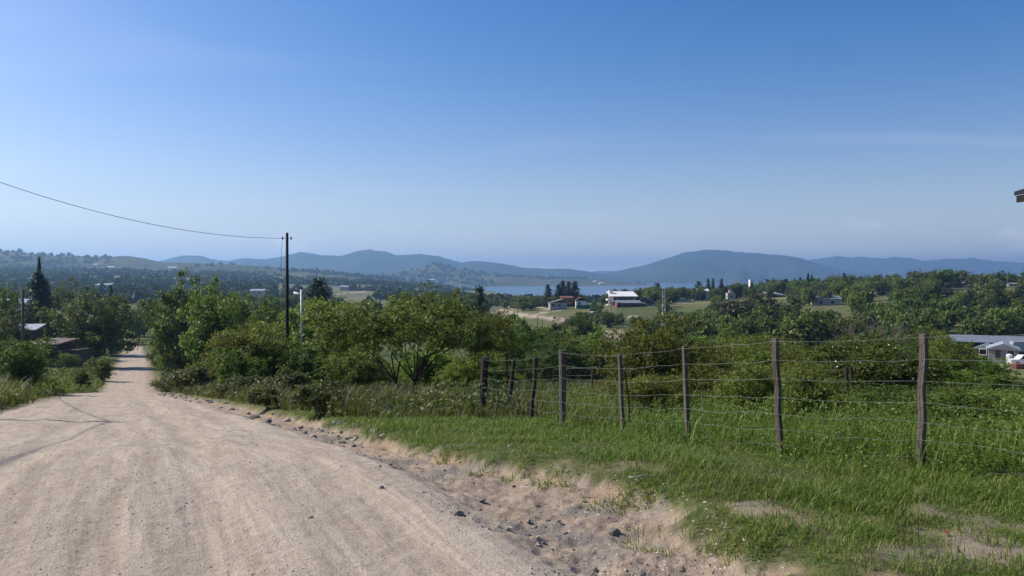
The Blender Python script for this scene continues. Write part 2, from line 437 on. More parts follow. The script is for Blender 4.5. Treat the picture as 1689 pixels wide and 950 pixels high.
def ground_material():
    m, nt = mat_new('ground_soil_and_grass')
    geo = N(nt, 'ShaderNodeNewGeometry'); pos = geo.outputs['Position']
    at_ = N(nt, 'ShaderNodeAttribute', attribute_name='mask')
    s = N(nt, 'ShaderNodeSeparateColor', {'Color': at_.outputs['Color']})
    road, bare, dry = s.outputs[0], s.outputs[1], s.outputs[2]
    rot = N(nt, 'ShaderNodeMapping', {'Vector': pos, 'Rotation': (0, 0, math.radians(-25.5))})   # x across, y along the road
    strk = N(nt, 'ShaderNodeMapping', {'Vector': rot.outputs[0], 'Scale': (1.0, 0.07, 1.0)})
    fine, med, big = noise(nt, pos, 55, 5, 0.7), noise(nt, pos, 7, 5, 0.6), noise(nt, pos, 0.5, 4)
    streak = noise(nt, strk.outputs[0], 4.5, 5, 0.65)
    streak2 = noise(nt, strk.outputs[0], 1.1, 4, 0.6)
    dirt = mixc(nt, ramp(nt, streak, 0.32, 0.68), (0.36, 0.285, 0.215), (0.53, 0.435, 0.335))
    dirt = mixc(nt, mth(nt, 'MULTIPLY', ramp(nt, streak2, 0.42, 0.7), 0.45), dirt, (0.335, 0.265, 0.205))
    dirt = mixc(nt, mth(nt, 'MULTIPLY', ramp(nt, med, 0.45, 0.75), 0.4), dirt, (0.54, 0.455, 0.36))
    strk3 = N(nt, 'ShaderNodeMapping', {'Vector': rot.outputs[0], 'Scale': (1.0, 0.03, 1.0)})
    streak3 = noise(nt, strk3.outputs[0], 16, 3, 0.6)
    dirt = mixc(nt, mth(nt, 'MULTIPLY', ramp(nt, streak3, 0.50, 0.64), 0.30), dirt, (0.27, 0.215, 0.165))
    dirt = mixc(nt, mth(nt, 'MULTIPLY', ramp(nt, noise(nt, pos, 0.9, 5, 0.65), 0.56, 0.68), 0.5), dirt, (0.29, 0.255, 0.22))
    grit = noise(nt, pos, 24, 6, 0.8)
    dirt = mixc(nt, mth(nt, 'MULTIPLY', ramp(nt, grit, 0.52, 0.66), 0.5), dirt, (0.25, 0.205, 0.165))
    dirt = mixc(nt, mth(nt, 'MULTIPLY', ramp(nt, grit, 0.47, 0.36), 0.45), dirt, (0.60, 0.51, 0.42))
    spk = N(nt, 'ShaderNodeTexVoronoi', {'Vector': pos, 'Scale': 30.0, 'Randomness': 1.0})
    spc = N(nt, 'ShaderNodeSeparateColor', {'Color': spk.outputs['Color']})
    peb = mth(nt, 'MULTIPLY', mth(nt, 'LESS_THAN', spk.outputs['Distance'], 0.30), mth(nt, 'GREATER_THAN', spc.outputs[0], 0.62))
    pebc = mixc(nt, spc.outputs[1], (0.20, 0.18, 0.165), (0.58, 0.53, 0.47))
    dirt = mixc(nt, mth(nt, 'MULTIPLY', peb, 0.75), dirt, pebc)
    dirt = mixc(nt, mth(nt, 'MULTIPLY', ramp(nt, fine, 0.5, 0.75), 0.3), dirt, (0.24, 0.19, 0.15))
    soil = mixc(nt, ramp(nt, med, 0.35, 0.65), (0.32, 0.24, 0.175), (0.42, 0.33, 0.245))
    soil = mixc(nt, ramp(nt, noise(nt, pos, 1.6, 4), 0.5, 0.68), soil, (0.27, 0.235, 0.20))
    soil = mixc(nt, mth(nt, 'MULTIPLY', ramp(nt, noise(nt, pos, 0.75, 4), 0.5, 0.62), 0.6), soil, (0.42, 0.275, 0.17))
    soil = mixc(nt, mth(nt, 'MULTIPLY', ramp(nt, grit, 0.50, 0.64), 0.4), soil, (0.16, 0.125, 0.095))
    soil = mixc(nt, mth(nt, 'MULTIPLY', peb, 0.8), soil, pebc)
    soil = mixc(nt, mth(nt, 'MULTIPLY', ramp(nt, fine, 0.45, 0.7), 0.45), soil, (0.15, 0.115, 0.085))
    turf = mixc(nt, ramp(nt, med, 0.35, 0.65), (0.055, 0.078, 0.022), (0.105, 0.115, 0.04))
    turf = mixc(nt, ramp(nt, noise(nt, pos, 0.02, 4), 0.42, 0.6), turf, (0.075, 0.095, 0.03))
    turf = mixc(nt, mth(nt, 'MULTIPLY', dry, 0.85), turf, mixc(nt, ramp(nt, noise(nt, pos, 0.06, 5), 0.4, 0.6), (0.17, 0.17, 0.065), (0.24, 0.20, 0.11)))
    c = mixc(nt, bare, turf, soil)
    c = mixc(nt, road, c, dirt)
    p = N(nt, 'ShaderNodeBsdfPrincipled', {'Base Color': c, 'Roughness': 0.95, 'Specular IOR Level': 0.1})
    hgt = mth(nt, 'ADD', mth(nt, 'MULTIPLY', fine, 0.5), mth(nt, 'ADD', mth(nt, 'MULTIPLY', peb, 0.7), mth(nt, 'ADD', med, mth(nt, 'MULTIPLY', streak, 0.8))))
    b = N(nt, 'ShaderNodeBump', {'Strength': 0.9, 'Distance': 0.032, 'Height': hgt}); nt.links.new(b.outputs[0], p.inputs['Normal'])
    o = N(nt, 'ShaderNodeOutputMaterial'); nt.links.new(p.outputs[0], o.inputs[0])
    return m
M['ground'] = ground_material()

def hill_material(name, c1, c2, c3, sc):
    m, nt = mat_new(name)
    pos = N(nt, 'ShaderNodeNewGeometry').outputs['Position']
    a = noise(nt, pos, sc, 6, 0.65); b = noise(nt, pos, sc * 6, 5, 0.7)
    c = mixc(nt, ramp(nt, a, 0.42, 0.6), c1, c2)
    c = mixc(nt, ramp(nt, b, 0.5, 0.62), c, c3)
    p = N(nt, 'ShaderNodeBsdfPrincipled', {'Base Color': c, 'Roughness': 1.0, 'Specular IOR Level': 0.0})
    o = N(nt, 'ShaderNodeOutputMaterial'); nt.links.new(p.outputs[0], o.inputs[0])
    return m
M['hill_near'] = hill_material('hill_scrub', (0.075, 0.085, 0.035), (0.13, 0.125, 0.065), (0.035, 0.05, 0.022), 0.006)
M['hill_far'] = hill_material('hill_wooded', (0.035, 0.05, 0.025), (0.06, 0.07, 0.035), (0.028, 0.04, 0.02), 0.0025)

# ------------------------------------------------------------------ ground: one polar sheet, cut where the road runs
MIDPX = [  # tracks seen across the valley, photo points and half widths
    ([(838, 517), (868, 521), (905, 524), (950, 533), (985, 545), (1020, 556)], 2.6),
    ([(832, 512), (850, 510), (880, 509), (905, 511)], 2.6),
    ([(838, 517), (830, 514), (832, 512)], 3.0),
    ([(880, 520), (905, 515), (920, 513)], 1.5),
    ([(955, 519), (990, 525), (1025, 526), (1048, 523)], 1.6),
    ([(1000, 548), (1020, 556)], 5.0),
]
for pl, w in MIDPX:
    P = np.array([hit(a, b, 150, 600)[:2] for a, b in pl])
    MIDROADS.append((P, w))
YARD = hit(1684, 606, 60, 300)
def poly_dist(X, Y, P):
    d = np.full(np.shape(X), 1e9)
    for a, b in zip(P[:-1], P[1:]):
        ab = b - a; t = np.clip(((X - a[0]) * ab[0] + (Y - a[1]) * ab[1]) / (ab @ ab + 1e-9), 0, 1)
        d = np.minimum(d, np.hypot(X - a[0] - t * ab[0], Y - a[1] - t * ab[1]))
    return d
def masks(X, Y):
    D = np.hypot(X, Y)
    w = edge_wob(X, Y)
    rd = road_dist(X, Y) + 0.6 * w
    road = sstep(-0.25, 0.35, rd)
    mid = np.zeros_like(X)
    sel = (D > 150) & (D < 700)
    if sel.any():
        for P, hw in MIDROADS:
            q = poly_dist(X[sel], Y[sel], P)
            mid[sel] = np.maximum(mid[sel], 1 - sstep(hw * 0.8, hw * 1.3, q + 1.5 * fbm(X[sel] / 6, Y[sel] / 6, 2, 9)))
    yard = 1 - sstep(7, 11, np.hypot((X - YARD.x - 4), (Y - YARD.y) * 0.8))
    g = grass_right(X, Y)
    lb = np.interp(Y, RY, RL) - X + 0.8 * w
    bare_r = (1 - sstep(-0.05, 0.14, g + .25 * fbm(X * 9, Y * 9, 3, 94))) * (X > np.interp(Y, RY, RL))
    bare_l = (1 - sstep(0.1, 0.7, lb)) * (X < np.interp(Y, RY, RR))
    patch = sstep(0.05, 0.22, fbm(X * 0.8, Y * 0.8, 4, 31) + 0.30 * (1 - sstep(0.1, 2.8, g)) - 0.10) * (1 - sstep(7, 10, Y))
    bare = np.clip(np.maximum(np.maximum(bare_r, bare_l * 0.9), patch * 0.9), 0, 1) * (1 - sstep(120, 200, D))
    u = X / np.maximum(Y, 1) * F + CX
    dry = np.clip(sstep(16, 26, Y) * (1 - sstep(90, 140, Y)) * 0.9 + sstep(150, 250, D) * sstep(0.0, 0.25, fbm(X / 45, Y / 45, 3, 41) + 0.05), 0, 1)
    dry = np.maximum(dry, .45 * sstep(150, 250, D))
    green = .8 * (np.abs(u - 1050) < 35) * (D > 260) * (D < 345)
    dry = dry * (1 - green)
    return np.maximum(np.maximum(road, mid), yard), bare, dry, road

def build_ground():
    dense = np.radians(np.arange(-39, 39.001, 0.225))
    side = np.radians(np.arange(39, 180, 4.0)[1:])
    A = np.concatenate([-side[::-1], dense, side])
    R = np.concatenate([np.geomspace(0.4, 3.2, 14)[:-1], np.geomspace(3.2, 60, 340)[:-1], np.geomspace(60, 700, 90)[:-1], np.geomspace(700, 11500, 70)])
    AA, RRr = np.meshgrid(A, R)
    X, Y = RRr * np.sin(AA), RRr * np.cos(AA)
    Z = ground_rel(X, Y) + CAMZ
    nr, na = X.shape
    V = np.stack([X, Y, Z], -1).reshape(-1, 3)
    i = np.arange(nr - 1)[:, None] * na; j = np.arange(na)[None, :]; k = (j + 1) % na
    Q = np.stack([i + j, i + k, i + na + k, i + na + j], -1).reshape(-1, 4)
    c0 = len(V); V = np.vstack([V, [0, 0, gz(0, 0.0)]])
    T = np.array([(c0, (q + 1) % na, q) for q in range(na)])
    mk = masks(V[:, 0], V[:, 1])
    rgb = np.stack([mk[0], mk[1], mk[2], np.ones(len(V))], -1).astype(np.float32)
    cen = V[Q].mean(1)
    isroad = (masks(cen[:, 0], cen[:, 1])[3] > 0.5) & (np.hypot(cen[:, 0], cen[:, 1]) < 290)
    for name, q, t in (('dirt_road', Q[isroad], T), ('ground', Q[~isroad], T[:0])):
        used = np.unique(np.concatenate([q.ravel(), t.ravel()]).astype(int))
        mp = np.full(len(V), -1); mp[used] = np.arange(len(used))
        me = mesh_np(name, V[used], [mp[q]] + ([mp[t]] if len(t) else []), M['ground'], True)
        at_ = me.attributes.new('mask', 'FLOAT_COLOR', 'POINT')
        at_.data.foreach_set('color', rgb[used].ravel())
        o = link(name, me); o['kind'] = 'structure'
        o['label'] = 'pale rutted dirt road running downhill to the left' if name == 'dirt_road' else 'grassy sloping ground falling away to the valley'
build_ground()

# lake
def water():
    m, nt = mat_new('lake_water')
    pos = N(nt, 'ShaderNodeNewGeometry').outputs['Position']
    mp = N(nt, 'ShaderNodeMapping', {'Vector': pos, 'Scale': (1, 1.0, 1)})
    n = noise(nt, mp.outputs[0], 0.25, 4)
    p = N(nt, 'ShaderNodeBsdfPrincipled', {'Base Color': (0.018, 0.045, 0.075, 1), 'Roughness': 0.22, 'Specular IOR Level': 0.5})
    b = N(nt, 'ShaderNodeBump', {'Strength': 0.5, 'Distance': 0.6, 'Height': n}); nt.links.new(b.outputs[0], p.inputs['Normal'])
    o = N(nt, 'ShaderNodeOutputMaterial'); nt.links.new(p.outputs[0], o.inputs[0]); return m
LAKE_Z = CAMZ - 35
lk = MB(); lk.add([(-700, 700, LAKE_Z), (4500, 700, LAKE_Z), (6500, 8500, LAKE_Z), (-2600, 8500, LAKE_Z)], [(0, 1, 2, 3)])
o = lk.build('lake_water', water()); o['kind'] = 'structure'; o['label'] = 'blue lake lying below the far hills'

# hills: height fields with a ridge read from the skyline at its own distance
def hill(name, pts, dist, depth, mat, label, seed, rough=1.0, foot=-48, slant=0.0, nu=260, nv=70):
    pts = np.array(pts, float)
    u = np.linspace(pts[0, 0], pts[-1, 0], nu); v = np.linspace(-1, 1, nv)
    U, Vv = np.meshgrid(u, v)
    ang = np.arctan((U - CX) / F)
    crest = dist + slant * (U - CX)
    sp = fbm(U / 60.0, np.zeros_like(U), 3, seed)
    Dd = crest + Vv * depth * (1 + 0.5 * sp)
    X = (U - CX) / F * Dd; Y = Dd
    ridge = (CY0 - np.interp(U, pts[:, 0], pts[:, 1])) / F * crest
    a = np.abs(Vv)
    prof = (1 - a) ** 1.15
    sc = dist / 14.0
    spur = fbm(X / sc, Y / (sc * 2.2), 5, seed + 3)
    spur2 = fbm(X / (sc * .25), Y / (sc * .3), 3, seed + 5)
    H = ridge - foot
    edge = np.minimum(1, np.minimum(U - pts[0, 0], pts[-1, 0] - U) / 25.0)
    Z = foot + H * edge * np.clip(prof + rough * (0.55 * spur + 0.10 * spur2) * a * (1 - a) * 2.6, 0, 1.0)
    Z += edge * H * 0.02 * rough * spur2 * (1 - a)
    Z += edge * (fbm(U / 5.0, Vv * 9, 3, seed + 8)) * dist / F * 2.2 * (1 - a) ** 3
    n = U.shape[1]
    i = np.arange(nv - 1)[:, None] * n; j = np.arange(n - 1)[None, :]
    Q = np.stack([i + j, i + j + 1, i + n + j + 1, i + n + j], -1).reshape(-1, 4)
    P = np.stack([X, Y, Z + CAMZ], -1)
    me = mesh_np(name, P.reshape(-1, 3), [Q], mat, True)
    o = link(name, me); o['kind'] = 'structure'; o['label'] = label
    return P
R1 = hill('hill', [(-900, 440), (-500, 424), (-200, 416), (0, 414), (30, 415), (60, 418), (85, 421), (110, 421), (140, 422), (175, 424), (210, 421), (245, 427), (270, 432), (300, 433), (350, 434), (400, 437), (450, 440), (500, 445), (560, 451), (620, 457), (680, 464), (740, 471)], 2500, 950, M['hill_near'], 'low scrubby ridge dotted with woods and white houses on the left', 51, 0.8, foot=-25)
R3 = hill('hill', [(500, 470), (560, 460), (600, 453), (650, 450), (690, 443), (708, 437), (718, 434), (730, 437), (745, 441), (770, 446), (800, 450), (850, 455), (900, 458), (960, 460), (1000, 462), (1040, 467), (1100, 471), (1140, 474)], 3700, 620, M['hill_near'], 'brown cone-shaped hill above the far lake shore', 61, 1.0)
R2 = hill('hill', [(-300, 432), (0, 430), (200, 436), (250, 434), (270, 428), (300, 421), (330, 420), (350, 427), (375, 430), (400, 425), (440, 427), (470, 421), (497, 414), (530, 420), (565, 421), (590, 413), (610, 410.5), (635, 414), (655, 420), (690, 418), (720, 421), (740, 427), (760, 432), (790, 430), (830, 434), (860, 441), (900, 443), (940, 443), (980, 449), (1000, 452), (1040, 458), (1100, 466), (1160, 472)], 6000, 1500, M['hill_far'], 'long blue mountain ridge with a rounded central summit', 71, 1.0)
R4 = hill('hill', [(880, 472), (940, 463), (980, 455), (1010, 448), (1060, 438), (1080, 431), (1100, 425), (1130, 416), (1150, 413), (1170, 411), (1200, 412), (1215, 415), (1240, 416), (1270, 419), (1300, 421), (1320, 425), (1350, 435), (1380, 443), (1450, 453), (1520, 462), (1600, 470)], 6800, 1900, M['hill_far'], 'broad dark blue mountain behind the lake on the right', 81, 1.0)
R5 = hill('hill', [(1180, 450), (1250, 440), (1300, 432), (1340, 428), (1380, 422), (1400, 424), (1420, 423), (1450, 426), (1475, 424), (1500, 425), (1530, 430), (1560, 426), (1580, 427), (1605, 425), (1640, 430), (1689, 433), (1800, 436), (2000, 430), (2300, 440)], 9300, 1900, M['hill_far'], 'farthest pale blue mountain range at the right edge', 91, 1.0)
R6 = hill('hill', [(900, 462), (950, 452), (985, 447), (1010, 446.5), (1040, 449), (1100, 455)], 9600, 1200, M['hill_far'], 'faint pale hill seen in the gap between the two blue mountains', 95, 0.6)

# ------------------------------------------------------------------ foliage builders
def unit(v):
    return v / (np.linalg.norm(v, axis=-1, keepdims=True) + 1e-9)
def leaf_quads(C, size, rng, nrm=None, aspect=0.5):
    n = len(C)
    nv = unit(rng.normal(size=(n, 3)) + (0 if nrm is None else nrm))
    t = unit(np.cross(nv, rng.normal(size=(n, 3))))
    b = np.cross(nv, t)
    s = (size * rng.uniform(0.6, 1.35, n))[:, None]
    V = np.stack([C - t * s, C + b * s * aspect, C + t * s, C - b * s * aspect], 1).reshape(-1, 3)
    return V, np.arange(n * 4).reshape(-1, 4)
def blade_mesh(P, h, w, lean, rng):
    n = len(P); a = rng.uniform(0, 2 * np.pi, n)
    d = np.stack([np.cos(a), np.sin(a), np.zeros(n)], 1)
    s = np.stack([-np.sin(a + rng.normal(0, .6, n)), np.cos(a), np.zeros(n)], 1)
    l = (lean * rng.uniform(0.2, 1.3, n) * h)[:, None]
    h1 = h[:, None]; w1 = (w * rng.uniform(0.6, 1.3, n))[:, None]
    up = np.array([0, 0, 1.0])
    m = P + up * h1 * 0.6 + d * l * 0.35
    tip = P + up * h1 * np.sqrt(np.clip(1 - (l / h1) ** 2 * 0.4, 0.2, 1)) + d * l
    V = np.stack([P - s * w1, P + s * w1, m - s * w1 * .75, m + s * w1 * .75, tip], 1).reshape(-1, 3)
    k = np.arange(n)[:, None] * 5
    return V, k + np.array([[0, 1, 3, 2]]), k + np.array([[2, 3, 4]])
def crown_clumps(rng, n, R, shape='round', lump=0.35, shell=0.45):
    d = unit(rng.normal(size=(n, 3)))
    if shape != 'full':
        d[:, 2] = np.where(d[:, 2] < -0.45, -d[:, 2] * 0.6, d[:, 2])
        d = unit(d)
    rr = rng.uniform(0, 1, n) ** shell
    ph = rng.uniform(0, 9, 6)
    lobe = 1 + lump * (np.sin(d[:, 0] * 4 + ph[0]) * np.sin(d[:, 1] * 4 + ph[1]) + 0.6 * np.sin(d[:, 2] * 5 + ph[2] + d[:, 0] * 3))
    return d * (rr * lobe)[:, None] * np.asarray(R), d
def make_tree(rng, H, W, kind):
    """unit prototypes built at real size: returns (trunk mesh, crown mesh)"""
    tr = MB()
    P = dict(
        broad=dict(base=.05, mat='dense', nc=430, nl=46, ls=.17, cr=.62, lump=.30, tw=14, fl=.7),
        loose=dict(base=.04, mat='mid', nc=300, nl=36, ls=.15, cr=.5, lump=.5, tw=18, fl=.8),
        bright=dict(base=.03, mat='bright', nc=270, nl=40, ls=.13, cr=.45, lump=.4, tw=14, fl=.8),
        thorn=dict(base=.15, mat='olive', nc=560, nl=44, ls=.062, cr=.25, lump=.38, tw=17, fl=.5),
        bush=dict(base=.0, mat='olive', nc=400, nl=44, ls=.06, cr=.26, lump=.28, tw=26, fl=.55),
        greenbush=dict(base=.0, mat='mid', nc=330, nl=44, ls=.05, cr=.24, lump=.35, tw=20, fl=.6),
        shrub=dict(base=.02, mat='greyleaf', nc=130, nl=50, ls=.045, cr=.16, lump=.25, tw=10, fl=.8),
        far=dict(base=.10, mat='mid', nc=110, nl=24, ls=.42, cr=1.0, lump=.35, tw=5, fl=.75),
        fardark=dict(base=.08, mat='dense', nc=110, nl=24, ls=.42, cr=1.0, lump=.4, tw=5, fl=.75),
        fardry=dict(base=.12, mat='dry', nc=120, nl=22, ls=.36, cr=.9, lump=.45, tw=8, fl=.75),
    )[kind]
    b = P['base'] * H
    ch = (H - b) / 2
    cen = np.array([0, 0, b + ch])
    C, d = crown_clumps(rng, P['nc'], (W / 2 - P['cr'] * .5, W / 2 - P['cr'] * .5, ch - P['cr'] * .4), 'full' if kind in ('broad', 'loose', 'bright', 'bush', 'greenbush', 'far', 'fardark') else 'round', P['lump'])
    if kind in ('thorn',):   # wide flat-topped umbrella with spreading limbs
        C[:, 2] = C[:, 2] * 0.85 + 0.18 * ch * (np.hypot(C[:, 0], C[:, 1]) / (W / 2))
    if kind in ('thorn', 'bush', 'greenbush', 'loose'):   # shoots breaking the outline
        k = rng.random(len(C)) < .07
        C[k] *= rng.uniform(1.08, 1.28, (k.sum(), 1))
    C = C + cen
    C[:, 2] = np.maximum(C[:, 2], b * .9 + .1 * P['cr'])
    n = P['nl']
    off = rng.normal(size=(len(C), n, 3)) * np.array([1, 1, P['fl']]) * P['cr'] * 0.5 * rng.uniform(.6, 1.25, (len(C), 1, 1))
    LC = (C[:, None, :] + off).reshape(-1, 3)
    nr = np.repeat(d, n, 0) * 0.7 + np.array([0, 0, .55])
    V, Q = leaf_quads(LC, np.full(len(LC), P['ls']), rng, nr, 0.55 if kind not in ('thorn', 'bush') else 0.42)
    crown = mesh_np('crown', V, [Q], L[P['mat']])
    # trunk and limbs
    r0 = 0.035 * H if kind not in ('thorn', 'bush', 'greenbush', 'shrub') else 0.022 * H + .012
    fork = max(b * 1.0, 0.12 * H)
    stems = {'thorn': 2, 'bush': 4, 'greenbush': 4, 'shrub': 4, 'loose': 3}.get(kind, 1)
    heads = []
    for s in range(stems):
        a = rng.uniform(0, 6.28) + s * 6.28 / stems
        lean = (0.0 if stems == 1 else rng.uniform(.4, .75)) * fork
        p = np.array([[0, 0, -0.25], [.15 * lean * math.cos(a), .15 * lean * math.sin(a), fork * .35], [lean * .6 * math.cos(a) + rng.normal(0, .04), lean * .6 * math.sin(a), fork * .75], [lean * math.cos(a), lean * math.sin(a), fork * 1.1]])
        p[0, :2] += 0.06 * lean * np.array([math.cos(a), math.sin(a)])
        rs = r0 / math.sqrt(stems)
        tr.tube(p, [rs * 1.25, rs, rs * .85, rs * .75], 7)
        heads.append((p[-1], rs * .75))
    pick = rng.choice(len(C), P['tw'], replace=False)
    for q in pick:
        hd, rs = heads[np.argmin([np.hypot(*(C[q][:2] - h[0][:2])) for h in heads])]
        e = C[q]; m1 = hd * .6 + e * .4 + np.array([0, 0, .10 * ch]) + rng.normal(0, .09 * np.linalg.norm(e - hd), 3)
        m2 = hd * .25 + e * .75 + np.array([0, 0, .06 * ch]) + rng.normal(0, .07 * np.linalg.norm(e - hd), 3)
        tr.tube(np.array([hd, m1, m2, e]), [rs * .6, rs * .38, rs * .2, rs * .07], 5, cap=False)
    return tr.mesh('trunk', M['bark'], True), crown
def make_conifer(rng, H, W, kind):
    tr = MB().tube([(0, 0, -.3), (0, 0, H * .5), (0, 0, H * .98)], [.022 * H, .014 * H, .003 * H], 7)
    Vs, n0 = [], 0
    whorls = {'spruce': 17, 'cedar': 10, 'cypress': 26, 'pine': 9}[kind]
    ls = {'spruce': .26, 'cedar': .26, 'cypress': .20, 'pine': .30}[kind]
    pts, nrm = [], []
    for i in range(whorls):
        t = (i + .3) / whorls
        if kind == 'spruce': z, r = H * (.06 + .92 * t), W / 2 * (1 - t) ** .85
        elif kind == 'cypress': z, r = H * (.03 + .95 * t), W / 2 * (1 - t ** 2.2) * (.75 + .25 * min(1, t * 6))
        elif kind == 'cedar': z, r = H * (.12 + .86 * t), W / 2 * (1.02 - t) ** .6 * (1 if i % 2 else .8)
        else: z, r = H * (.35 + .63 * t), W / 2 * math.sin(math.pi * (.25 + .72 * t))
        nb = max(4, int(7 + r * 2))
        for k in range(nb):
            a = rng.uniform(0, 6.28); rb = r * rng.uniform(.7, 1.12)
            droop = {'spruce': -.18, 'cedar': .02, 'cypress': 1.3, 'pine': .35}[kind]
            zz_ = z + rng.normal(0, .015 * H)
            tip = np.array([rb * math.cos(a), rb * math.sin(a), zz_ + droop * rb])
            if kind != 'cypress' and rb > .3:
                tr.tube(np.array([[0, 0, zz_], tip * [.5, .5, 1] * [1, 1, 1] + [0, 0, 0], tip]), [.004 * H, .0025 * H, .001 * H], 4, cap=False)
            m = max(9, int(14 * rb / (W / 2)) + 10)
            s = rng.uniform(.12, 1, m)[:, None] ** .7
            base = np.array([0, 0, zz_])
            pp = base * (1 - s) + tip * s + rng.normal(size=(m, 3)) * np.array([.10, .10, .045 if kind != 'cypress' else .12]) * (W * .5) * (.5 + .5 * s)
            pts.append(pp); nrm.append(np.repeat(np.array([[math.cos(a) * .6, math.sin(a) * .6, .6]]), m, 0))
    C = np.vstack(pts)
    V, Q = leaf_quads(np.repeat(C, 2, 0) + rng.normal(0, .03 * W, (len(C) * 2, 3)), np.full(len(C) * 2, ls * (.55 + .045 * W)), rng, np.repeat(np.vstack(nrm), 2, 0), .45)
    return tr.mesh('trunk', M['bark'], True), mesh_np('crown', V, [Q], L['conifer'])
PROTO = {}
def proto(kind, var=0):
    key = (kind, var)
    if key not in PROTO:
        rng = np.random.default_rng(abs(hash(kind)) % 1000 if False else (sum(map(ord, kind)) * 13 + var * 101))
        size = dict(broad=(9.5, 10.5), loose=(8, 6), bright=(6, 5.5), thorn=(3.5, 5.4), bush=(2.5, 3.6), greenbush=(2, 3), shrub=(.9, 1.3), far=(8, 9), fardark=(9, 8.5), fardry=(10, 9), spruce=(14, 6), cedar=(12, 7.5), cypress=(11, 2.6), pine=(13, 6))[kind]
        f = make_conifer if kind in ('spruce', 'cedar', 'cypress', 'pine') else make_tree
        PROTO[key] = (*f(rng, *size, kind), size)
    return PROTO[key]
def tree(name, kind, loc, H, W, label, cat='tree', group=None, var=0, rz=None):
    tm, cm, (h0, w0) = proto(kind, var)
    e = empty(name, loc, random.uniform(0, 6.28) if rz is None else rz, (W / w0, W / w0, H / h0))
    link('trunk', tm, e); link('crown', cm, e)
    return tag(e, label, cat, group)
def tree_px(name, kind, px, top, Y, wpx, label, cat='tree', group=None, var=0, rz=None, hmul=1.0):
    p = at(px, Y); h = top_h(px, top, Y) * hmul
    return tree(name, kind, p, max(h, .4), wpx / F * Y, label, cat, group, var, rz)

# ------------------------------------------------------------------ houses
def wall_windows(e, wins, mat_frame='white'):
    """wins: (x, z, w, h, y, face) on the front (y-) or side walls; each window a part with a frame"""
    for (x, z, w, h, y, face) in wins:
        g, f = MB(), MB()
        if face == 'f':
            g.box(x - w / 2, x + w / 2, y - .05, y + .10, z, z + h)
            for a in ((x - w / 2 - .08, x - w / 2, z, z + h), (x + w / 2, x + w / 2 + .08, z, z + h), (x - w / 2 - .08, x + w / 2 + .08, z + h, z + h + .08), (x - w / 2 - .12, x + w / 2 + .12, z - .1, z)):
                f.box(a[0], a[1], y - .09, y + .08, a[2], a[3])
        else:
            s = -1 if face == 'l' else 1
            y0, y1 = sorted((y + s * .05, y - s * .10))
            g.box(y0, y1, x - w / 2, x + w / 2, z, z + h)
            y0, y1 = sorted((y + s * .09, y - s * .08))
            for a in ((x - w / 2 - .08, x - w / 2, z, z + h), (x + w / 2, x + w / 2 + .08, z, z + h), (x - w / 2 - .08, x + w / 2 + .08, z + h, z + h + .08), (x - w / 2 - .12, x + w / 2 + .12, z - .1, z)):
                f.box(y0, y1, a[0], a[1], a[2], a[3])
        wo_ = g.build('window', M['glass'], e); f.build('window_frame', M[mat_frame], wo_)
def door(e, x, y, w, h, mat='darkwood'):
    d = MB().box(x - w / 2, x + w / 2, y - .06, y + .08, 0, h).build('door', M[mat], e)
    MB().box(x + w / 2 - .16, x + w / 2 - .08, y - .12, y - .062, h * .45, h * .5).build('handle', M['galv'], d)
def shed_roof(e, w, d, z0, z1, mat, over=.4, th=.12, name='roof'):
    """single slope, z0 at the front"""
    b = MB(); s = (z1 - z0) / d
    b.add([(-w / 2 - over, -d / 2 - over, z0 - s * over), (w / 2 + over, -d / 2 - over, z0 - s * over), (w / 2 + over, d / 2 + over, z1 + s * over), (-w / 2 - over, d / 2 + over, z1 + s * over),
           (-w / 2 - over, -d / 2 - over, z0 - s * over + th), (w / 2 + over, -d / 2 - over, z0 - s * over + th), (w / 2 + over, d / 2 + over, z1 + s * over + th), (-w / 2 - over, d / 2 + over, z1 + s * over + th)],
          [(0, 3, 2, 1), (4, 5, 6, 7), (0, 1, 5, 4), (1, 2, 6, 5), (2, 3, 7, 6), (3, 0, 4, 7)])
    r = b.build(name, M[mat], e)
    if w > 4:
        rb = MB(); k = int(w / .9)
        for i in range(k + 1):
            x = -w / 2 + i * w / k
            yy = np.array([[x, -d / 2 - over, z0 - s * over + th + .012], [x, d / 2 + over, z1 + s * over + th + .012]])
            rb.tube(yy, .035, 4)
        rb.build('roof_rib', M[mat], r); rb_o = r.children[0]; rb_o['kind'] = 'stuff'
    return r
def gable_roof(e, w, d, z0, zr, mat, over=.4, th=.14, name='roof'):
    """ridge along y"""
    hw = w / 2 + over; s = (zr - z0) / (w / 2)
    b = MB().prism([(-hw, z0 - s * over), (0, zr), (hw, z0 - s * over), (hw, z0 - s * over + th), (0, zr + th), (-hw, z0 - s * over + th)], -d / 2 - over, d / 2 + over)
    return b.build(name, M[mat], e)
def walls(e, w, d, h, mat, name='wall', x=0, y=0, z0=-1.0, gable=None):
    b = MB()
    if gable: b.prism([(x - w / 2, z0), (x + w / 2, z0), (x + w / 2, h), (x, gable), (x - w / 2, h)], y - d / 2, y + d / 2)
    else: b.box(x - w / 2, x + w / 2, y - d / 2, y + d / 2, z0, h)
    return b.build(name, M[mat], e)

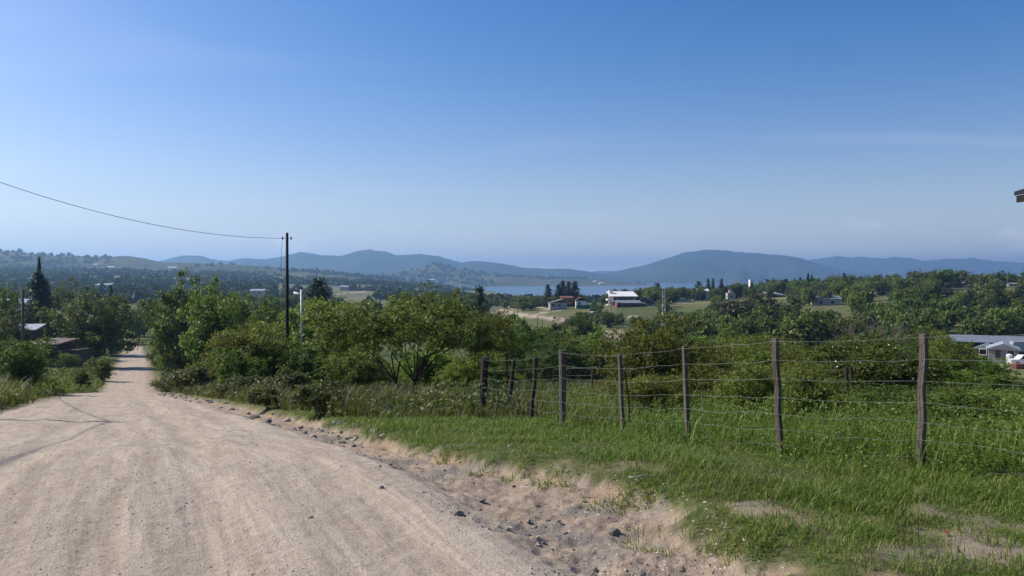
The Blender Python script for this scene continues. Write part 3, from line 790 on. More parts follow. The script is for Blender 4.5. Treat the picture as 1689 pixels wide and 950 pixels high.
# ------------------------------------------------------------------ house at the right edge: only its eave corner reaches into the view
def edge_house():
    Y = 11.5; tip = ray(1671.5, 323, Y)
    g0 = gz(9.5, 9)
    e = empty('house', (tip.x, tip.y, g0))
    z = tip.z - g0
    wx0, wx1, wy0, wy1 = .95, 8.5, -6.2, -.55
    MB().box(wx0, wx1, wy0, wy1, -1.2, z - .12).build('wall', M['cream'], e)
    s = .30
    r = MB(); r.add([(0, 0, z), (0, -6.8, z), (4.7, -6.8, z + 4.7 * s), (4.7, 0, z + 4.7 * s), (0, 0, z + .06), (0, -6.8, z + .06), (4.7, -6.8, z + 4.7 * s + .06), (4.7, 0, z + 4.7 * s + .06)],
                    [(0, 3, 2, 1), (4, 5, 6, 7), (0, 1, 5, 4), (1, 2, 6, 5), (2, 3, 7, 6), (3, 0, 4, 7)])
    r.add([(4.7, 0, z + 4.7 * s), (4.7, -6.8, z + 4.7 * s), (9.4, -6.8, z), (9.4, 0, z), (4.7, 0, z + 4.7 * s + .06), (4.7, -6.8, z + 4.7 * s + .06), (9.4, -6.8, z + .06), (9.4, 0, z + .06)],
          [(0, 3, 2, 1), (4, 5, 6, 7), (0, 1, 5, 4), (1, 2, 6, 5), (2, 3, 7, 6), (3, 0, 4, 7)])
    ro = r.build('roof', M['black'], e)
    MB().box(.02, .06, -6.78, -.02, z - .10, z - .004).build('fascia', M['darkwood'], ro)
    for k in range(5):
        y = -.12 - k * 1.62
        MB().add or None
        b = MB(); b.add([(.07, y, z - .09), (1.0, y, z + .19), (1.0, y - .08, z + .19), (.07, y - .08, z - .09), (.07, y, z + .015), (1.0, y, z + .29), (1.0, y - .08, z + .29), (.07, y - .08, z + .015)],
                         [(0, 3, 2, 1), (4, 5, 6, 7), (0, 1, 5, 4), (1, 2, 6, 5), (2, 3, 7, 6), (3, 0, 4, 7)])
        b.build('rafter', M['darkwood'], e)
        MB().tube([(.12, y - .04, z - .07), (.96, y - .04, z - 1.18)], .045, 6).build('brace', M['darkwood'], e)
    gm = MB(); gm.add([(wx0, wy1, z - .12), (wx1, wy1, z - .12), (4.7, wy1, z + 4.7 * s - .03), (wx0, wy1 - .2, z - .12), (wx1, wy1 - .2, z - .12), (4.7, wy1 - .2, z + 4.7 * s - .03)], [(0, 1, 4, 3), (1, 2, 5, 4), (2, 0, 3, 5)], [(0, 2, 1), (3, 4, 5)])
    gm.build('gable', M['cream'], e)
    wall_windows(e, [(-2.0, 1.1, 1.2, 1.2, wx0, 'l'), (-4.6, 1.1, 1.2, 1.2, wx0, 'l')], 'darkwood')
    tag(e, 'house with dark timber eave jutting in at the right edge', 'house')
edge_house()

# ------------------------------------------------------------------ fences
def post_mesh(base, top, r, square, rng, mat='post'):
    b = MB(); base, top = np.array(base), np.array(top)
    n = 7; t = np.linspace(0, 1, n)[:, None]
    P = base * (1 - t) + top * t + np.concatenate([np.zeros((1, 3)), rng.normal(0, .006, (n - 2, 3)) * [1, 1, 0], np.zeros((1, 3))])
    if square:
        R = r * 1.02 * rng.uniform(.96, 1.04, n); b.tube(P, R, 4, rot=-.33 + rng.normal(0, .12))
    else:
        b.tube(P, r * rng.uniform(.88, 1.12, n), 9)
    return b
FENCE_H = [1.22, 1.02, .82, .62, .44, .28, .12]
FSPEC = [  # (top px, top py, base px, base py, Y, radius, square, material)
    (1523, 551, 1521, 781, 7.1, .038, True, 'post'), (1279, 558, 1288, 762, 8.04, .036, True, 'post'), (1129, 571, 1136, 737, 9.85, .034, True, 'post'),
    (1022, 583, 1029, 733, 11.0, .034, True, 'post'), (928, 578, 928, 710, 12.5, .058, False, 'post'), (884, 588, 876, 702, 14.5, .04, False, 'postdark'),
    (848, 592, 836, 696, 15.4, .04, False, 'postdark'), (800, 590, 795, 690, 16.5, .08, False, 'postdark')]
def near_fence():
    rng = np.random.default_rng(5)
    e = empty('wire_fence', (3.7, 7.1, gz(3.7, 7.1)))
    org = np.array(e.location)
    tops, bases = [], []
    X0 = np.array([8.2, 2.6]); 
    for (x, y) in ((8.2, 2.6), (5.1, 5.7)):
        g = gz(x, y); bases.append(np.array([x, y, g])); tops.append(np.array([x, y, g + 1.36]))
    specs = [(.038, True, 'post'), (.038, True, 'post')]
    for (tx, ty, bx_, by_, Y, r, sq, mt) in FSPEC:
        t = np.array(ray(tx, ty, Y)); bb = np.array(ray(bx_, by_, Y)); bb[2] = gz(bb[0], bb[1])
        tops.append(t); bases.append(bb); specs.append((r, sq, mt))
    for b, t, (r, sq, mt) in zip(bases, tops, specs):
        dn = unit(t - b)
        post_mesh(b - dn * .3 - org, t - org, r, sq, rng).build('post', M[mt], e)
    for k, h in enumerate(FENCE_H):
        pts = []
        for i in range(len(bases) - 1):
            a0, t0, a1, t1 = bases[i], tops[i], bases[i + 1], tops[i + 1]
            f0 = h / 1.25
            p0, p1 = a0 + (t0 - a0) * f0, a1 + (t1 - a1) * f0
            off = np.array([-.045, -.03, 0])
            m = 14; s = np.linspace(0, 1, m, endpoint=False)[:, None]
            sag = -4 * (.006 + .02 * rng.random() + (.025 if k >= 5 else 0)) * s * (1 - s)
            wob = np.interp(np.linspace(0, 1, m), np.linspace(0, 1, 6), np.concatenate([[0], rng.normal(0, .008 + .008 * (k >= 4), 4), [0]]))[:, None]
            pts.append(p0 * (1 - s) + p1 * s + off + np.concatenate([np.zeros((m, 2)), sag + wob], 1))
        pts = np.vstack(pts + [(bases[-1] + (tops[-1] - bases[-1]) * h / 1.25)[None]])
        MB().tube(pts - org, .0016 if k < 6 else .0013, 5).build('wire', M['wire'], e)
    tag(e, 'wooden post and wire fence running along the grass beside the road', 'fence')
near_fence()
def far_fence():
    rng = np.random.default_rng(6)
    e = empty('wire_fence', at(1397, 22)); org = np.array(e.location)
    pos = [(1397, 611, 22.0, .055, 0), (1411, 625, 22.3, .045, -.12), (1461, 628, 24.0, .02, .14), (1300, 630, 26.0, .035, .03), (1190, 628, 29.0, .035, -.04), (1080, 625, 32.0, .035, .03), (977, 604, 32.0, .045, 0.0), (912, 606, 36, .035, .05)]
    tp = []
    for (px, ty, Y, r, ln) in pos:
        b = np.array(at(px, Y)); t = np.array(ray(px, ty, Y)); t[2] = min(max(t[2], b[2] + 1.1), b[2] + 1.6); t[0] += ln
        post_mesh(b - [0, 0, .3] - org, t - org, r, False, rng).build('post', M['postdark'], e); tp.append(t)
    tp.sort(key=lambda v: v[0])
    for dz in (.08, .38, .7):
        MB().tube(np.array(tp) - org - [0, 0, dz], .003, 4).build('wire', M['wire'], e)
    tag(e, 'old sagging fence of dark posts across the field behind the bushes', 'fence')
    b = at(836, 20.5)
    st = MB(); h = top_h(836, 583, 20.5)
    st.box(-.028, .028, -.028, .028, -.3, h); st.box(-.04, .04, -.034, .034, h - .002, h + .012)
    tag(st.build('metal_stake', M['red_iron'], None, loc=b), 'thin rusty red stake standing behind the two leaning posts', 'stake')
    pr = MB(); a = ray(1031, 612, 12.6); c = at(1041, 12.9)
    pr.tube([np.array(c) - [0, 0, .1], (np.array(a) + np.array(c)) / 2 + [.01, 0, 0], a], [.018, .016, .014], 6)
    tag(pr.build('fence_prop', M['postdark']), 'thin dark stick leaning just behind the fourth fence post from the right', 'stick')
far_fence()

# ------------------------------------------------------------------ poles and cables
def utility_pole(base, H, r, label, mat='pole', arm=True, group=None):
    e = empty('utility_pole', base)
    MB().tube([(0, 0, -.6), (0, 0, H * .5), (0.01, 0, H)], [r * 1.2, r, r * .8], 10).build('pole', M[mat], e, True)
    if arm:
        for s in (-1, 1):
            b = MB().tube([(s * (r * .7), 0, H - .28), (s * (r + .13), 0, H - .28)], .012, 6).build('bracket', M['galv'], e)
            MB().tube([(s * (r + .13), 0, H - .34), (s * (r + .13), 0, H - .28), (s * (r + .13), 0, H - .24), (s * (r + .13), 0, H - .20)], [.03, .045, .03, .04], 8).build('insulator', M['porcelain'], b)
    return tag(e, label, 'utility pole', group)
def cable(p, q, sag, r, label, n=40):
    t = np.linspace(0, 1, n)[:, None]
    P = np.array(p) * (1 - t) + np.array(q) * t; P[:, 2] -= (4 * sag * t * (1 - t))[:, 0]
    o = MB().tube(P - P[0], r, 6).build('power_cable', M['cable'], None, loc=P[0])
    return tag(o, label, 'cable')
p2 = at(473.5, 40.0); h2 = top_h(473.5, 384, 40.0)
utility_pole(p2, h2, .085, 'tall dark wooden pole rising from the roadside thicket')
p2t = p2 + Vector((-.22, 0, h2 - .28))
p4 = Vector((-24.0, 22.0, gz(-24.0, 22.0)))
utility_pole(p4, 10.5, .11, 'wooden pole beyond the left edge holding the sagging wire')
q = ray(0, 300, 27.6)
cable(Vector((-24.0, 22.0, CAMZ + 6.95)), p2t, 1.46, .011, 'thin wire sagging from the upper left edge to the dark pole')
# down lead on the pole
dl = MB(); t = np.linspace(0, 1, 12)[:, None]
P = np.array(p2t) * (1 - t) + np.array(p2 + Vector((-.09, -.02, h2 - 3.6))) * t; P[:, 0] -= (.14 * np.sin(t * np.pi))[:, 0]
tag(dl.tube(P - P[0], .008, 5).build('power_cable', M['cable'], None, loc=P[0]), 'slack lead hanging down beside the dark pole top', 'cable')
# the line along the left of the road, whose shadow lies on it
tipg = hit(203, 697); e1 = Vector((-math.cos(SUN_AZ), math.sin(SUN_AZ), 0))
H1 = 7.2
p1 = tipg + e1 * (H1 / math.tan(SUN_EL)) ; p1.z = gz(p1.x, p1.y)
H1 = tipg.z + math.tan(SUN_EL) * ((p1 - tipg).xy.length) - p1.z
utility_pole(p1, H1, .10, 'wooden pole left of the road, out of view, throwing its shadow across it')
p0 = p1 + Vector((.425, -.905, 0)) * 40; p0.z = gz(p0.x, p0.y)
p3 = p1 + Vector((-.50, .866, 0)) * 42; p3.z = gz(p3.x, p3.y)
utility_pole(p0, 7.4, .10, 'wooden pole behind the viewpoint beside the road')
utility_pole(p3, 7.4, .10, 'wooden pole further down the left side of the road')
top1 = p1 + Vector((0, 0, H1 - .3))
cable(top1, p0 + Vector((0, 0, 7.1)), .3, .019, 'bundled cable running back from the roadside pole behind the viewpoint')
cable(top1, p3 + Vector((0, 0, 7.1)), .9, .018, 'bundled cable running down the left side of the road')
# white service mast
pm = at(497, 38.5); hm = top_h(497, 476, 38.5)
e = empty('service_mast', pm)
MB().tube([(0, 0, -.3), (0, 0, hm)], .038, 8).build('mast', M['galv'], e, True)
MB().tube([(0, 0, hm - .02), (0, 0, hm + .14)], [.06, .02], 8).build('cap', M['black'], e, True)
zb = ray(497, 485, 38.5).z - pm.z
MB().tube([(0, 0, zb), (-.35, .3, zb + .03), (-.70, 1.3, zb + .05)], .05, 8).build('arm', M['white'], e, True)
zc = ray(497, 577, 38.5).z - pm.z
MB().box(-.14, .30, -.05, .05, zc, zc + .08).build('bracket', M['galv'], e)
tag(e, 'slim pale metal mast with white arm beside the dark pole', 'mast')
pl = at(37, 85); utility_pole(pl, top_h(37, 478, 85), .16, 'weathered grey pole beside the low sheds on the left', 'polegrey', True)
for px, ty, Y, lab in ((854, 498, 262, 'grey pole on the bend of the far dirt track'), (887, 494, 330, 'pale pole standing behind the far track beside dark trees'), (916, 497, 335, 'pole in front of the brick house with open upper floor'),
                       (933, 521, 215, 'pole with crossarm rising out of the green trees in mid valley'), (886, 521, 225, 'short dark pole left of the mid valley crossarm pole'), (894, 524, 228, 'second short dark pole beside the far track'),
                       (974, 508, 300, 'post by the gate below the white-roofed house'), (1027, 506, 290, 'thin pole on the lawn before the white-roofed house'), (1009, 500, 285, 'thin pale pole at the lawn corner left of the brick garage')):
    p = at(px, Y); utility_pole(p, max(top_h(px, ty, Y), 4.0), .13, lab, 'polegrey', False, 'poles around the far houses')
# lattice mast
pt = at(1095, 190); ht = top_h(1095, 479, 190)
e = empty('lattice_tower', pt)
hw0, hw1 = .55, .22
cor = [(-1, -1), (1, -1), (1, 1), (-1, 1)]
for cx, cy in cor:
    MB().tube([(cx * hw0, cy * hw0, -.5), (cx * hw1, cy * hw1, ht)], .05, 5).build('leg', M['galv'], e)
ns = 13
for i in range(ns):
    z0_, z1_ = ht * i / ns, ht * (i + 1) / ns
    a, b = hw0 + (hw1 - hw0) * i / ns, hw0 + (hw1 - hw0) * (i + 1) / ns
    for k in range(4):
        c0_, c1_ = cor[k], cor[(k + 1) % 4]
        if i % 2: c0_, c1_ = c1_, c0_
        MB().tube([(c0_[0] * a, c0_[1] * a, z0_), (c1_[0] * b, c1_[1] * b, z1_)], .028, 4).build('brace', M['galv'], e)
tag(e, 'slender grey lattice tower among the trees right of the white house', 'tower')
# three cables crossing the right hillside
for k, (ya, yb, nm) in enumerate(((503, 503, 'highest'), (517, 519, 'middle'), (527, 531, 'lowest'))):
    a, b = ray(1095, ya - 2, 189), ray(2250, yb - 14, 175)
    cable(a, b, 1.6, .022, nm + ' of the three thin lines strung across the wooded hillside')

# ------------------------------------------------------------------ buildings across the valley
def white_roof_house():
    p = at(1026, 352); p.z = ray(1026, 508, 352).z
    e = empty('house', p, math.radians(6))
    w, d = 10.5, 7
    walls(e, w, d, 2.9, 'brown', 'lower_wall')
    MB().box(-w / 2 + .03, w / 2 - .8, -d / 2 + .03, d / 2 - .03, 2.9, 5.2).build('upper_wall', M['brown'], e)
    MB().box(-w / 2 - 1.8, w / 2 - .2, -d / 2 - 1.2, -d / 2 + .028, 2.75, 2.95).build('balcony', M['white'], e)
    for x in (-w / 2 - 1.7, -w / 2 - .2):
        MB().box(x, x + .3, -d / 2 - 1.15, -d / 2 - .85, -1, 5.3).build('column', M['white'], e)
    for z in (1.6, 4.2):
        MB().box(-w / 2 - 1.75, -w / 2 - .002, -1.5, 1.5, z - .9, z).build('white_bay', M['white'], e)
    o_ = shed_roof(e, w + .8, d + 1.0, 5.35, 7.1, 'white', .6)
    MB().box(-w / 2 - .4, -w / 2 + 1.2, .5, 2.1, 5.0, 8.0).build('chimney', M['white'], e)
    wall_windows(e, [(x, 3.6, 1.3, 1.2, -d / 2 + .03, 'f') for x in (-4, -1.8, .6, 3.0)])
    tag(e, 'large two-storey brown house with a broad white roof and chimney', 'house')
    p = at(1036, 338); p.z = ray(1030, 510, 338).z
    e = empty('garage', p, math.radians(4))
    walls(e, 10.5, 5, 2.7, 'brick')
    shed_roof(e, 10.5, 5.2, 2.75, 3.6, 'sheet_grey', .3)
    MB().prism([(-5.6, -1), (-3.3, -1), (-3.3, 2.6), (-4.45, 3.3), (-5.6, 2.6)], -3.4, -2.503).build('porch', M['brick'], e)
    MB().box(-5.0, -3.9, -3.46, -3.402, 0, 2.3).build('door', M['glass'], e)
    wall_windows(e, [(x, .9, .8, 1.2, -2.5, 'f') for x in (-1.8, 0, 1.8, 3.6)], 'brown')
    tag(e, 'long low red brick wing with grey sheet roof before the white-roofed house', 'building')
    p = at(1064, 345); p.z = ray(1064, 509, 345).z
    e = empty('house', p, math.radians(-12))
    walls(e, 9, 7, 2.6, 'cream', gable=4.9)
    gable_roof(e, 9, 7, 2.65, 4.95, 'slate', .5)
    MB().box(-4.2, .6, -5.4, -3.902, 2.2, 2.7).build('porch_roof', M['white'], e)
    for x in (-4.1, -1.9, .3):
        MB().box(x, x + .25, -5.35, -5.1, -1, 2.2).build('column', M['white'], e)
    MB().box(-4.9, -4.2, -1, -.2, 2.5, 5.4).build('chimney', M['cream'], e)
    door(e, -1.0, -3.5, 1.0, 2.05); wall_windows(e, [(2.5, 1, 1.2, 1.1, -3.5, 'f')])
    tag(e, 'small dark-roofed house with white porch right of the brick wing', 'house')
white_roof_house()
def brick_ruin():
    p = at(930, 345); p.z = ray(930, 508, 345).z
    e = empty('house', p, math.radians(8), (.82, .82, .85))
    walls(e, 9, 6, 2.8, 'concrete', 'lower_wall', x=-3.4)
    MB().box(-1.2, 4.4, -2.5, 2.5, 2.0, 5.2).build('upper_wall', M['brick'], e)
    shed_roof(e, 6.4, 6, 5.3, 5.9, 'tile', .3).location = (1.6, 0, 0)
    r = MB().add([(-8.2, -3.4, 2.7), (-1.25, -3.4, 4.4), (-1.25, 3.4, 4.4), (-8.2, 3.4, 2.7), (-8.2, -3.4, 2.85), (-1.25, -3.4, 4.55), (-1.25, 3.4, 4.55), (-8.2, 3.4, 2.85)], [(0, 3, 2, 1), (4, 5, 6, 7), (0, 1, 5, 4), (1, 2, 6, 5), (2, 3, 7, 6), (3, 0, 4, 7)])
    m = MB(); m.add([(-8.2, -3.4, 2.7), (-1.25, -3.4, 4.4), (-1.25, 3.4, 4.4), (-8.2, 3.4, 2.7), (-8.2, -3.4, 2.85), (-1.25, -3.4, 4.55), (-1.25, 3.4, 4.55), (-8.2, 3.4, 2.85)], [(0, 3, 2, 1), (4, 5, 6, 7), (0, 1, 5, 4), (1, 2, 6, 5), (2, 3, 7, 6), (3, 0, 4, 7)])
    m.build('lean_to_roof', M['sheet_old'], e)
    wall_windows(e, [(-6.3, .7, 1.8, 1.5, -3, 'f'), (-3.0, .7, 1.2, 1.3, -3, 'f'), (.2, 3.0, 1.1, 1.5, -2.5, 'f'), (2.6, 3.0, 1.3, 1.6, -2.5, 'f')], 'cream')
    tag(e, 'red brick house with raised upper room below the dark pines', 'house')
    p = at(958, 340); p.z = ray(958, 505, 340).z
    e = empty('cottage', p, 0)
    walls(e, 4.5, 4, 2.6, 'white', gable=3.7); gable_roof(e, 4.5, 4, 2.65, 3.75, 'tile', .4)
    door(e, -.8, -2, .9, 2.0, 'brown')
    tag(e, 'tiny white cottage half hidden by trees between brick house and white roof', 'house')
    b = hit(966, 511, 200, 400); nb = MB().box(-4, 4, -.04, .04, 0, 1.5)
    tag(nb.build('netting_screen', M['green_net'], None, loc=(b.x, b.y, b.z)), 'green netting screen in front of the tiny white cottage', 'screen')
brick_ruin()
def simple(px, py, Y, w, d, h, wall, roof, rt, label, rz=0, wins=3, name='house', z1=None, tank=False):
    p = at(px, Y); p.z = ray(px, py, Y).z
    e = empty(name, p, math.radians(rz))
    if rt == 'gable':
        walls(e, w, d, h, wall, gable=h + w * .22); gable_roof(e, w, d, h + .04, h + w * .22 + .04, roof, .4)
    else:
        walls(e, w, d, h, wall)
        if rt == 'shed': shed_roof(e, w, d, h + .03, h + (z1 or .8), roof, .5)
        else:
            b = MB()
            for a in ((-w / 2 - .02, w / 2 + .02, -d / 2 - .02, -d / 2 + .2), (-w / 2 - .02, w / 2 + .02, d / 2 - .2, d / 2 + .02), (-w / 2 - .02, -w / 2 + .2, -d / 2 + .2, d / 2 - .2), (w / 2 - .2, w / 2 + .02, -d / 2 + .2, d / 2 - .2)):
                b.box(a[0], a[1], a[2], a[3], h + .002, h + .45)
            b.build('parapet', M[wall], e)
    if wins:
        wall_windows(e, [(-w / 2 + (i + .7) * w / (wins + .4), h * .35, min(1.2, w / wins * .5), h * .38, -d / 2, 'f') for i in range(wins)])
        wall_windows(e, [(0, h * .35, 1.0, h * .38, -w / 2, 'l')])
    if tank:
        t = MB().box(-.9, .9, -.9, .9, h + .003, h + 1.9).build('tank_base', M[wall], e)
    return tag(e, label, 'house' if name == 'house' else name.replace('_', ' '))
simple(1127, 509, 385, 8.5, 7, 3.6, 'cream', None, 'flat', 'unfinished cream house with flat parapet and dark window openings', 4, 4, tank=True)
simple(1113, 507, 392, 4, 5, 3.9, 'concrete', None, 'flat', 'grey concrete block joined left of the unfinished cream house', 4, 1, name='annex')
simple(1157, 500, 415, 6.5, 6, 6.4, 'white', 'white', 'shed', 'narrow white two-storey house with sloping white roof on the hillside', -10, 2, z1=.9)
e = empty('pergola', ray(1147, 500, 408), math.radians(-10))
for x in (-2.2, 0, 2.2):
    MB().box(x - .15, x + .15, -.15, .15, -2, 4.2).build('column', M['concrete'], e)
MB().box(-2.5, 2.5, -.2, .2, 4.2, 4.5).build('beam', M['concrete'], e)
tag(e, 'bare concrete frame of columns beside the narrow white house', 'pergola')
simple(1205, 494, 430, 4.2, 4, 3.2, 'cream', None, 'flat', 'small cream cube house showing above the treetops', 0, 1, tank=True)
simple(1277, 496, 440, 9, 7, 3.0, 'brown', 'sheet', 'shed', 'brown cabin with pale sloping sheet roof among hillside trees', 14, 2, z1=1.6)
simple(1362, 505, 335, 11, 7, 3.2, 'cream', 'sheet_grey', 'shed', 'cream house with wide grey sheet roof on the hillside clearing', -14, 2, z1=1.0)
simple(1451, 492, 400, 5, 4, 2.5, 'cream', 'sheet', 'shed', 'little shed with bright tilted roof below the dome-shaped trees', 8, 1, z1=.8)
simple(1504, 473, 450, 4.5, 4, 3.0, 'white', None, 'flat', 'white box house beside the big dome-shaped tree', 0, 1)
simple(1574, 473, 455, 12, 5, 2.2, 'cream', 'sheet', 'shed', 'long pale low house on the crest right of the dome-shaped tree', 3, 3, z1=.5)
simple(1667, 474, 460, 6, 5, 2.0, 'cream', 'sheet', 'shed', 'pale low house near the right edge on the crest', 3, 2, z1=.5)
simple(1239, 473, 520, 2.6, 2.6, 4.2, 'white', None, 'flat', 'small white tower on the wooded crest against the lake', 8, 0, name='tower')
simple(1380, 580, 140, 1.9, 2.2, 1.0, 'concrete', 'sheet', 'gable', 'tiny pale-roofed hut in the valley thicket behind the fence', 20, 0, name='hut')
# yard on the right
def yard():
    p = at(1660, 150); p.z = ray(1640, 585, 150).z
    e = empty('barn', p, math.radians(-26))
    MB().box(-8, 16, -3, 5, -1.5, 2.3).build('wall', M['brown'], e)
    shed_roof(e, 25, 7.5, 2.4, 3.05, 'sheet_grey', .7).location = (4, 1, 0)
    for k in range(4):
        MB().box(-7.6 + k * 5.4, -7.4 + k * 5.4, -3.9, -3.7, -1.5, 2.35).build('column', M['postdark'], e)
    tag(e, 'long dark barn with grey sheet roof at the right edge', 'barn')
    p = at(1655, 132); p.z = ray(1655, 591, 132).z
    e = empty('house', p, math.radians(-30))
    walls(e, 4.2, 5, 1.7, 'concrete', gable=2.5); gable_roof(e, 4.2, 5, 1.75, 2.55, 'sheet', .35)
    MB().box(-1.1, -.4, -2.58, -2.44, 0.2, 1.5).build('door', M['glass'], e)
    wall_windows(e, [(1.0, .6, 1.0, .9, -2.5, 'f')])
    tag(e, 'small grey-walled house with pale gable roof before the barn', 'house')
    p = at(1626, 136); p.z = ray(1628, 589, 136).z
    e = empty('house', p, math.radians(-40))
    walls(e, 2.6, 3.4, 1.6, 'brown', gable=2.2); gable_roof(e, 2.6, 3.4, 1.65, 2.25, 'sheet', .35)
    wall_windows(e, [(0, .6, 1.0, .9, -2.1, 'f')])
    tag(e, 'smaller brown hut with shiny sheet roof left of the grey gabled house', 'house')
    p = at(1684, 138); p.z = ray(1684, 580, 138).z
    for k in range(3):
        b = MB().box(-1.6, 1.9, -.6, .6, .05, .55)
        o_ = b.build('sheet_stack', M['sheet'], None, loc=(p.x, p.y, p.z + .62 * k))
        tag(o_, ('lowest', 'middle', 'topmost')[k] + ' of three bundles of pale metal sheets stacked by the barn', 'metal sheets')
    # white pickup
    p = at(1693, 122); p.z = gz(p.x, p.y)
    e = empty('pickup_truck', p, math.radians(172))
    MB().prism([(-2.5, .45), (2.4, .45), (2.5, .7), (2.45, 1.0), (1.3, 1.12), (.75, 1.72), (-.55, 1.74), (-.75, 1.12), (-2.5, 1.1)], -.85, .85).build('body', M['carwhite'], e)
    MB().prism([(1.15, 1.13), (.68, 1.66), (-.45, 1.67), (-.58, 1.13)], -.87, .87).build('window', M['glass'], e)
    for x in (-1.6, 1.5):
        for s in (-1, 1):
            w_ = MB().tube([(x, s * .68, .36), (x, s * .9, .36)], .36, 14).build('wheel', M['tyre'], e)
            MB().tube([(x, s * .9, .36), (x, s * .915, .36)], .2, 10).build('hub', M['galv'], w_)
    for s in (-1, 1):
        MB().box(2.46, 2.5, s * .55 - .18, s * .55 + .18, .72, .9).build('headlight', M['sheet'], e)
    tag(e, 'white pickup parked in the dirt yard at the right edge', 'pickup')
    p = at(1666, 124); p.z = gz(p.x, p.y)
    e = empty('water_tank', p)
    MB().tube([(0, 0, .9), (0, 0, 1.0), (0, 0, 1.7), (0, 0, 1.85)], [.42, .45, .45, .2], 12).build('tank', M['white'], e)
    for a in (-.3, .3):
        MB().box(a - .04, a + .04, -.3, .3, -.2, .9).build('leg', M['galv'], e)
    tag(e, 'small white tank on legs in front of the grey gabled house', 'tank')
    p = at(1690, 113); p.z = gz(p.x, p.y)
    e = empty('brick_planter', p, .1)
    for r in range(5):
        for k in range(9):
            MB().box(-1.6 + k * .36 + (r % 2) * .16, -1.27 + k * .36 + (r % 2) * .16, -.5, .5, r * .16, r * .16 + .145).build('brick', M['brick'], e)
    tag(e, 'low pile of red bricks in the dirt yard at the right edge', 'bricks')
yard()
# left side sheds
def left_sheds():
    p = at(84, 104); p.z = ray(84, 592, 104).z
    e = empty('shed', p, math.radians(-6))
    walls(e, 4.3, 4, 2.0, 'brown'); shed_roof(e, 4.3, 4, 2.05, 2.45, 'sheet_old', .3)
    walls(e, 2.4, 3, 1.35, 'brown', 'side_wall', x=3.36)
    wall_windows(e, [(-.9, .7, .8, .8, -2, 'f')], 'darkwood'); door(e, .9, -2, .9, 1.8)
    tag(e, 'low brown shed with rusty flat roof on the left', 'shed')
    p = at(44, 112); p.z = ray(44, 574, 112).z
    e = empty('shed', p, math.radians(10))
    walls(e, 3.0, 3, 2.6, 'brown'); shed_roof(e, 3.0, 3, 2.65, 3.15, 'sheet', .35)
    door(e, .5, -1.5, .9, 1.9)
    tag(e, 'dark hut with bright sheet roof behind the grey pole', 'shed')
    p = at(14, 150); p.z = ray(14, 520, 150).z
    e = empty('house', p, math.radians(12))
    walls(e, 7, 5, 2.2, 'cream', z0=-3); shed_roof(e, 7, 5, 2.25, 2.9, 'sheet', .4); wall_windows(e, [(0, .8, 1.2, 1, -2.5, 'f')])
    tag(e, 'house with pale roof showing over the trees at the left edge', 'house')
    p = at(123, 175); p.z = ray(123, 520, 175).z
    e = empty('house', p, 0)
    walls(e, 3.2, 4, 2.0, 'white', z0=-4)
    MB().box(-1.7, 1.7, -2.1, 2.1, 2.002, 2.2).build('roof', M['white'], e); wall_windows(e, [(-.6, .5, .8, .9, -2, 'f')])
    tag(e, 'white house block peeping out above the big roadside tree', 'house')
    t = MB().tube([(0, 0, 0), (0, 0, .15), (0, 0, 1.0), (0, 0, 1.3), (0, 0, 1.36)], [.62, .68, .68, .45, .2], 14)
    tag(t.build('water_tank', M['black'], None, True, loc=(p.x, p.y, p.z + 2.2)), 'round black water tank on the white house block', 'tank')
    rng = np.random.default_rng(8)
    e = empty('stick_fence', at(95, 96))
    org = np.array(e.location)
    for k in range(16):
        b = np.array(at(62 + k * 6.2 + rng.normal(0, 1.5), 96 + rng.normal(0, .4)))
        h = rng.uniform(.8, 1.5)
        MB().tube([b - org - [0, 0, .3], b - org + [rng.normal(0, .06), 0, h]], .04 if k != 5 else .09, 6).build('stake', M['postdark'], e)
    for dz in (.4, .8):
        pts = np.array([np.array(at(58 + k * 14, 96)) for k in range(8)]) - org + [0, -.05, dz]
        MB().tube(pts, .005, 4).build('wire', M['wire'], e)
    tag(e, 'low fence of rough stakes in front of the brown shed', 'fence')
left_sheds()
# white houses on the left ridge and across the lake
def ridge_point(P, px, py):
    U = P[..., 0] / P[..., 1] * F + CX; Vv = CY0 - (P[..., 2] - CAMZ) / P[..., 1] * F
    half = P.shape[0] // 2
    d = (U[:half] - px) ** 2 + (Vv[:half] - py) ** 2
    i = np.unravel_index(np.argmin(d), d.shape)
    return P[:half][i]
for px, py, w, lab, R in ((183, 444, 24, 'bright white house on the left ridge above the spire tree', R1), (157, 440, 14, 'faint pale house left of the bright one on the ridge', R1), (287, 444, 30, 'largest white house on the left ridge above the roadside trees', R1), (48, 447, 10, 'tiny pale house low on the left ridge near the edge', R1),
                       (712, 464, 30, 'pale cutting house at the foot of the cone-shaped hill', R3), (992, 469, 24, 'white house on the far shore left of the blue mountain', R3), (982, 466, 18, 'second pale house on the far lake shore', R3)):
    P = ridge_point(R, px, py)
    e = empty('house', (P[0], P[1], P[2]), .2)
    walls(e, w * .75, 9, 6, 'white', z0=-8); shed_roof(e, w * .75, 9, 6.1, 8, 'white', .6); wall_windows(e, [(-w * .18, 1.5, 2.5, 2.2, -4.5, 'f'), (w * .15, 1.5, 2.5, 2.2, -4.5, 'f')])
    tag(e, lab, 'house')
for px, py, Y, lab in ((172, 473, 620, 'pale long building in the plain behind the spire tree'), (425, 482, 640, 'white-walled building in the plain left of the dark pole'), (568, 473, 1050, 'pale farm building beyond the green field')):
    p = at(px, Y); p.z = max(p.z, ray(px, py + 4, Y).z)
    e = empty('building', p, .1); walls(e, 11, 7, 3.2, 'cream', z0=-6); shed_roof(e, 11, 7, 3.3, 4.4, 'sheet', .5); wall_windows(e, [(-2, 1, 1.5, 1.3, -3.5, 'f'), (2, 1, 1.5, 1.3, -3.5, 'f')])
    tag(e, lab, 'building')
